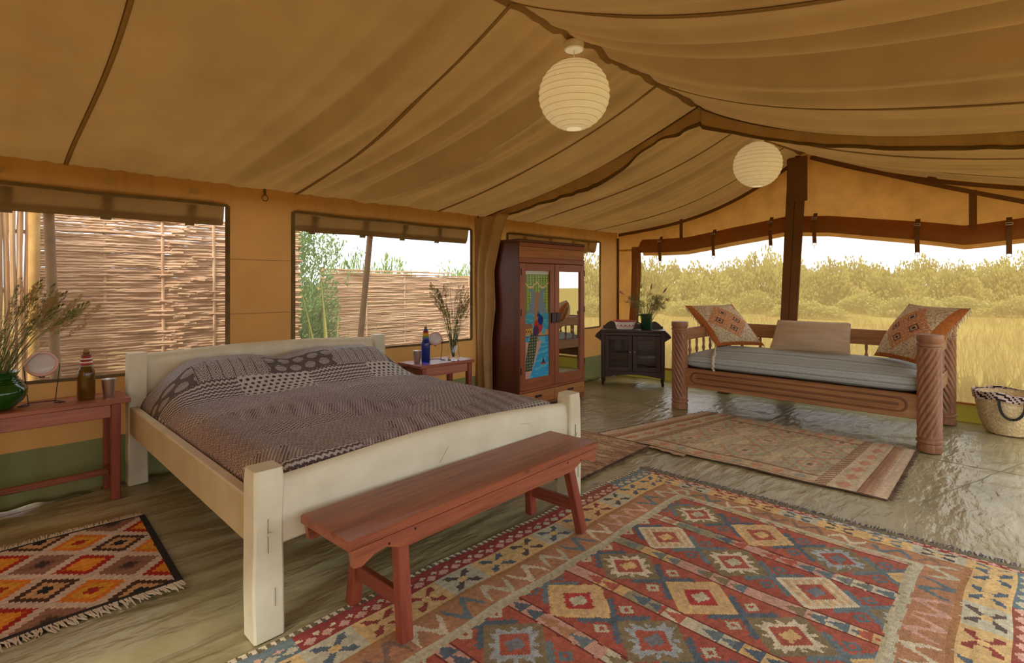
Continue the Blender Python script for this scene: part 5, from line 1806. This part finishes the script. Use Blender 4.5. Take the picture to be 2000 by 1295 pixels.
# ------------------------------------------------------------------ outside: poles, fences, plants
for i, (p0, p1, lb) in enumerate((((.43, 4.63, -.06), (.36, 4.66, 2.15), 'khaki fly-sheet pole seen through the left window before the stick fence'), ((2.56, 4.63, -.06), (2.81, 4.66, 2.15), 'leaning khaki fly-sheet pole seen through the window behind the bed'))):
    t = thing('outside_pole', lb, 'pole', p0)
    s = MB(); q = Vector(p1)-Vector(p0)
    s.tube([(0, 0, 0), tuple(q*.5), tuple(q)], .029, 14); s.build('pole_shaft', M['poleout'], t, True)
    s = MB(); s.tube([tuple(q), tuple(q+Vector((0, 0, .03)))], [.031, .012], 12); s.build('pole_cap', M['poleout'], t, True)


def stick_fence(name, label, x0, x1, y, rows, h, post_dx, seed, toph, pitch, r):
    rn = random.Random(seed)
    t = thing(name, label, 'fence', (x0, y, -.06))
    L = x1-x0
    meshes = []
    for k in range(6):
        s = MB(); n = 26; pts = []
        for i in range(n+1):
            q = i/n
            pts.append((q, (1 if k % 2 else -1)*.016*math.cos(q*PI/ .25)+rn.gauss(0, .002), .005*math.sin(q*5+k*1.3)*rn.uniform(.6, 1)+rn.gauss(0, .0015)))
        s.tube(pts, [r*rn.uniform(.85, 1.15) for _ in pts], 5)
        me = s.mesh('stick', M['stick'], True, fix=False); meshes.append(me)
    cnt = 0
    z = .01
    while z < h and cnt < 296:
        segs = 2
        x = -rn.uniform(.0, .05)
        cut = rn.uniform(.42, .58)
        for (a, b) in ((x, L*cut+.05), (L*cut-.05, L+rn.uniform(0, .05))):
            if z > toph(a/L) and z > toph(b/L): continue
            o = link(D.objects.new('stick', meshes[(cnt+(0 if a < .1 else 3)) % 6]), t)
            o.location = (a, rn.gauss(0, .004), z+rn.gauss(0, .002))
            o.rotation_euler = (0, rn.gauss(0, .004), 0)
            o.scale = (b-a, 1, 1)
            cnt += 1
        z += pitch*rn.uniform(.85, 1.15)
    z = .02
    while z < h and cnt < 298:
        if z < toph(.95):
            o = link(D.objects.new('stick', meshes[cnt % 6]), t)
            o.location = (-.02, .024+rn.gauss(0, .003), z); o.scale = (L+.04, 1, 1)
            cnt += 1
        z += pitch
    for k in range(int(L/post_dx)+1):
        px = k*post_dx+.02
        s = MB(); s.tube([(px, 0, -.05), (px+.01, .004, h*.5), (px, 0, toph(px/L)+rn.uniform(.01, .06))], .014, 7)
        s.build('upright', M['stick'], t, True)


stick_fence('stick_fence', 'near fence of horizontal woven sticks filling the left window', .36, 2.45, 5.60, 85, 2.02, .42, 5, lambda q: 2.05-.22*smooth(q, .75, 1), .0215, .0118)
stick_fence('stick_fence', 'farther fence of woven sticks seen through the window behind the bed', 3.66, 8.2, 7.5, 85, 1.72, .72, 6, lambda q: 1.66-.16*q+.012*math.sin(q*21), .0195, .0108)
sf = thing('stake_fence', 'upright bamboo stake fence at the left edge of the left window', 'fence', (-.25, 5.45, -.06))
rn = random.Random(9)
for i in range(15):
    s = MB(); h = 2.15+rn.uniform(-.1, .1); x = i*.040+rn.gauss(0, .005); y = rn.gauss(0, .012)
    pts = []; rr = []
    for k in range(15):
        q = k/14; pts.append((x+.008*math.sin(q*6+i), y+.006*math.cos(q*5+i), h*q)); rr.append(.017*(1.16 if k % 3 == 0 else 1))
    s.tube(pts, rr, 8); s.build('stake', M['stake'], sf, True)
s = MB(); s.tube([(.60, -.02, 0), (.595, -.02, 1.0), (.60, -.02, 2.1)], .035, 12); s.build('corner_post', plain('yellow_post', S(206, 164, 88), S(170, 126, 60), .8), sf, True)
for z in (.5, 1.35, 1.8):
    MB().box(-.02, .62, .02, .045, z, z+.03, .004).build('tie_rail', M['stake'], sf)


# foliage
def leaf_mesh(name, pts, dirs, L, Wd, mat, seed):
    """one bent leaf quad per point"""
    rg = np.random.default_rng(seed)
    n = len(pts); d = dirs/np.linalg.norm(dirs, axis=1, keepdims=True)
    r = rg.normal(size=(n, 3)); sdv = np.cross(d, r); sdv /= np.linalg.norm(sdv, axis=1, keepdims=True)+1e-9
    l = (L*rg.uniform(.6, 1.3, n))[:, None]; w = (Wd*rg.uniform(.7, 1.2, n))[:, None]
    a = pts; b = pts+d*l*.5+sdv*w; c = pts+d*l; e = pts+d*l*.5-sdv*w
    V = np.stack([a, b, c, e], 1).reshape(-1, 3); F = np.arange(n*4).reshape(n, 4)
    return fast_mesh(name, V, F, mat, None, False)


def dome_points(n, R, H, seed, lump=.22, shell=.55, zmin=.0):
    rg = np.random.default_rng(seed)
    d = rg.normal(size=(n, 3)); d[:, 2] = np.abs(d[:, 2])*1.0; d /= np.linalg.norm(d, axis=1, keepdims=True)
    a = np.arctan2(d[:, 1], d[:, 0])
    lumpy = 1+lump*(vn(a*1.6+9, d[:, 2]*3.2, seed)-.5)*2
    rad = rg.uniform(shell, 1, n)**.6*lumpy
    p = np.stack([d[:, 0]*R*rad, d[:, 1]*R*rad, zmin+d[:, 2]*(H-zmin)*rad], -1)
    return p, d+.5*rg.normal(size=(n, 3))+np.array([0, 0, .4])


M['leaf_far'] = leafmat('acacia_leaf', S(176, 168, 96), S(140, 134, 74))
M['leaf_mid'] = leafmat('green_leaf', S(152, 176, 92), S(96, 126, 58))
M['leaf_near'] = leafmat('grey_green_leaf', S(150, 176, 112), S(92, 124, 66))
M['bark'] = plain('bark', S(120, 96, 70), S(86, 66, 48), .9)
far = []
for k in range(4):
    pts, ds = dome_points(6500, 1, 1, 200+k, .26, .5, .02)
    far.append(leaf_mesh('foliage', pts, ds, .09, .028, M['leaf_far'], 5+k))


def trunk_mesh(seed, h=.55):
    rn = random.Random(seed); s = MB()
    for i in range(6):
        a = rn.random()*6.28; e = rn.uniform(.3, .7)
        s.tube([(0, 0, -.05), (e*.35*math.cos(a), e*.35*math.sin(a), h*.45), (e*math.cos(a), e*math.sin(a), h+.2*rn.random())], [.035, .022, .008], 5)
    return s.mesh('stem', M['bark'], True, fix=False)


tr_m = [trunk_mesh(i) for i in range(2)]
ca_, sa_ = math.cos(math.radians(44.15)), math.sin(math.radians(44.15))


def along(az, d):     # a spot on the plain: az = sideways per metre ahead, d metres ahead
    return (d*(ca_+az*sa_), d*(sa_-az*ca_))


def bush(name, label, loc, R, H, mesh, rz, group=None, cat='bush'):
    t = thing(name, label, cat, loc, rz, group)
    f = link(D.objects.new('foliage', mesh), t); f.scale = (R, R, H); f.location = (0, 0, -.1*H)
    g = link(D.objects.new('stem', tr_m[int(R*10) % 2]), t); g.scale = (R*.8, R*.8, H*.8)


rn = random.Random(17)
ORD = ['first', 'second', 'third', 'fourth', 'fifth', 'sixth', 'seventh', 'eighth', 'ninth', 'tenth', 'eleventh', 'twelfth']
frontrow = [(.15, 3.05), (.255, 3.1), (.365, 2.7), (.478, 3.35), (.60, 2.7), (.72, 2.65), (.84, 2.8), (.955, 3.1), (1.07, 3.2)]
for i, (az, H) in enumerate(frontrow):
    x, y = along(az, 31.5)
    lb = '%s rounded thorn bush from the corner in the front of the far bush line' % ORD[i]
    if i == 3: lb = 'tallest rounded thorn bush, just left of the tent pole in the far bush line'
    bush('thorn_bush', lb, (x, y, -.1), 1.72, H, far[i % 4], rn.random()*6, 'thorn bushes in the line beyond the screen wall')
for i, az in enumerate((.205, .31, .42, .54, .66, .78, .90, 1.01)):
    x, y = along(az, 37.5)
    bush('thorn_bush', '%s thorn bush from the corner showing behind the front of the far bush line' % ORD[i], (x, y, -.1), 2.0, rn.uniform(2.75, 3.35), far[(i+2) % 4], rn.random()*6, 'thorn bushes in the line beyond the screen wall')
for i in range(10):
    az = .16+.9*i/9; d = 23+2.5*(i % 2)
    x, y = along(az, d)
    bush('low_scrub', '%s low scrub bush from the corner in the grass before the bush line' % ORD[i], (x, y, -.08), rn.uniform(1.0, 1.5), rn.uniform(.7, 1.15), far[(i+1) % 4], rn.random()*6, 'low scrub before the thorn bush line', 'scrub')
mid = []
for k in range(2):
    pts, ds = dome_points(5200, 1, 1, 300+k, .3, .4, .05)
    mid.append(leaf_mesh('foliage', pts, ds, .10, .016, M['leaf_mid'], 15+k))
for (az, d, R, H, lb) in ((-.305, 11.2, .75, 2.05, 'bright green bush behind the far stick fence, left of the leaning pole'), (-.235, 12.2, 1.0, 1.86, 'bright green rounded bush behind the far stick fence at the leaning pole'), (-.112, 16, 1.1, 1.80, 'low green bush behind the right end of the far stick fence'), (-.06, 14, .8, 2.0, 'green bush beyond the far stick fence at the window edge')):
    x, y = along(az, d)
    bush('green_bush', lb, (x, y, -.08), R, H, mid[0 if R < .9 else 1], az*9)
# tall feathery shrub just past the near fence
t = thing('feathery_shrub', 'tall feathery green shrub between the two stick fences', 'shrub', (3.02, 6.72, -.06))
pts, ds = dome_points(13000, .50, 1.95, 401, .35, .2, .05)
rg = np.random.default_rng(5)
sprig = []
for i in range(60):
    a = rg.uniform(0, 6.28); r = rg.uniform(0, .55); z0_ = 1.35+.5*(1-r/.6)
    k = 36; q = rg.uniform(0, 1, k)[:, None]
    c0 = np.array([r*math.cos(a), r*math.sin(a), z0_]); dv = np.array([.25*math.cos(a)*r*2, .25*math.sin(a)*r*2, .42])
    sprig.append(c0+q*dv+rg.normal(size=(k, 3))*.025)
pts2 = np.concatenate([pts]+sprig); ds2 = np.concatenate([ds]+[rg.normal(size=(len(s_), 3))*.6+np.array([0, 0, .8]) for s_ in sprig])
link(D.objects.new('foliage', leaf_mesh('foliage', pts2, ds2, .065, .011, M['leaf_near'], 31)), t)
g = link(D.objects.new('stem', tr_m[0]), t); g.scale = (.5, .5, 1.9)
# reeds before the near window
M['reed'] = leafmat('reed_blade', S(206, 200, 116), S(160, 160, 80))
rd = thing('reed_clump', 'clump of yellow-green reed blades outside the window behind the bed', 'plant', (2.72, 5.35, -.06))
rn = random.Random(3)
for (dx, dy, h, bend, w) in ((-.12, 0, 1.38, -.22, .020), (-.02, .03, 1.62, -.10, .026), (.03, -.02, 1.2, .05, .024), (.06, .04, 1.05, .18, .018), (-.2, .02, 1.1, -.05, .016), (.12, .0, .95, .1, .018), (.22, .03, 1.30, .62, .012)):
    n = 14; V = []; F = []
    for i in range(n+1):
        q = i/n; x = dx+bend*q**1.8; z = h*q-(.12*q**4 if bend > .5 else 0); ww = w*(1-q)**.6*(.6+.9*math.sin(PI*min(1, q+.2)))
        V += [(x-ww, dy, z), (x, dy+ww*.5, z), (x+ww, dy, z)]
    for i in range(n):
        for k in (0, 1): F.append((i*3+k, i*3+k+1, i*3+3+k+1, i*3+3+k))
    b = MB(); b.add(V, F); me = b.mesh('blade', M['reed'], True, fix=False)
    link(D.objects.new('blade', me), rd)
# dry grass: far too many blades to count
rg = np.random.default_rng(77)
n = 26000
az = rg.uniform(-.5, 1.15, n); d = 6.2+22*rg.uniform(0, 1, n)**1.5
gx = d*(ca_+az*sa_); gy = d*(sa_-az*ca_)
ok = ~((gx < 7.2) & (gy < 5.0)) & ~((gx < 3.2) & (gy < 6))
gx, gy = gx[ok], gy[ok]
cl = vn(gx*.8, gy*.8, 7); kp = cl > .33; gx, gy = gx[kp], gy[kp]
pts = np.stack([gx, gy, np.full_like(gx, -.1)], -1)
ds = rg.normal(size=(len(gx), 3))*.28+np.array([0, 0, 1.0])
M['grass'] = leafmat('dry_grass', S(148, 128, 72), S(134, 118, 62), .4)
go = link(D.objects.new('dry_grass', leaf_mesh('dry_grass', pts, ds, .34, .008, M['grass'], 41)))
tag(go, 'dry yellow grass covering the plain outside the tent', 'grass', kind='stuff')
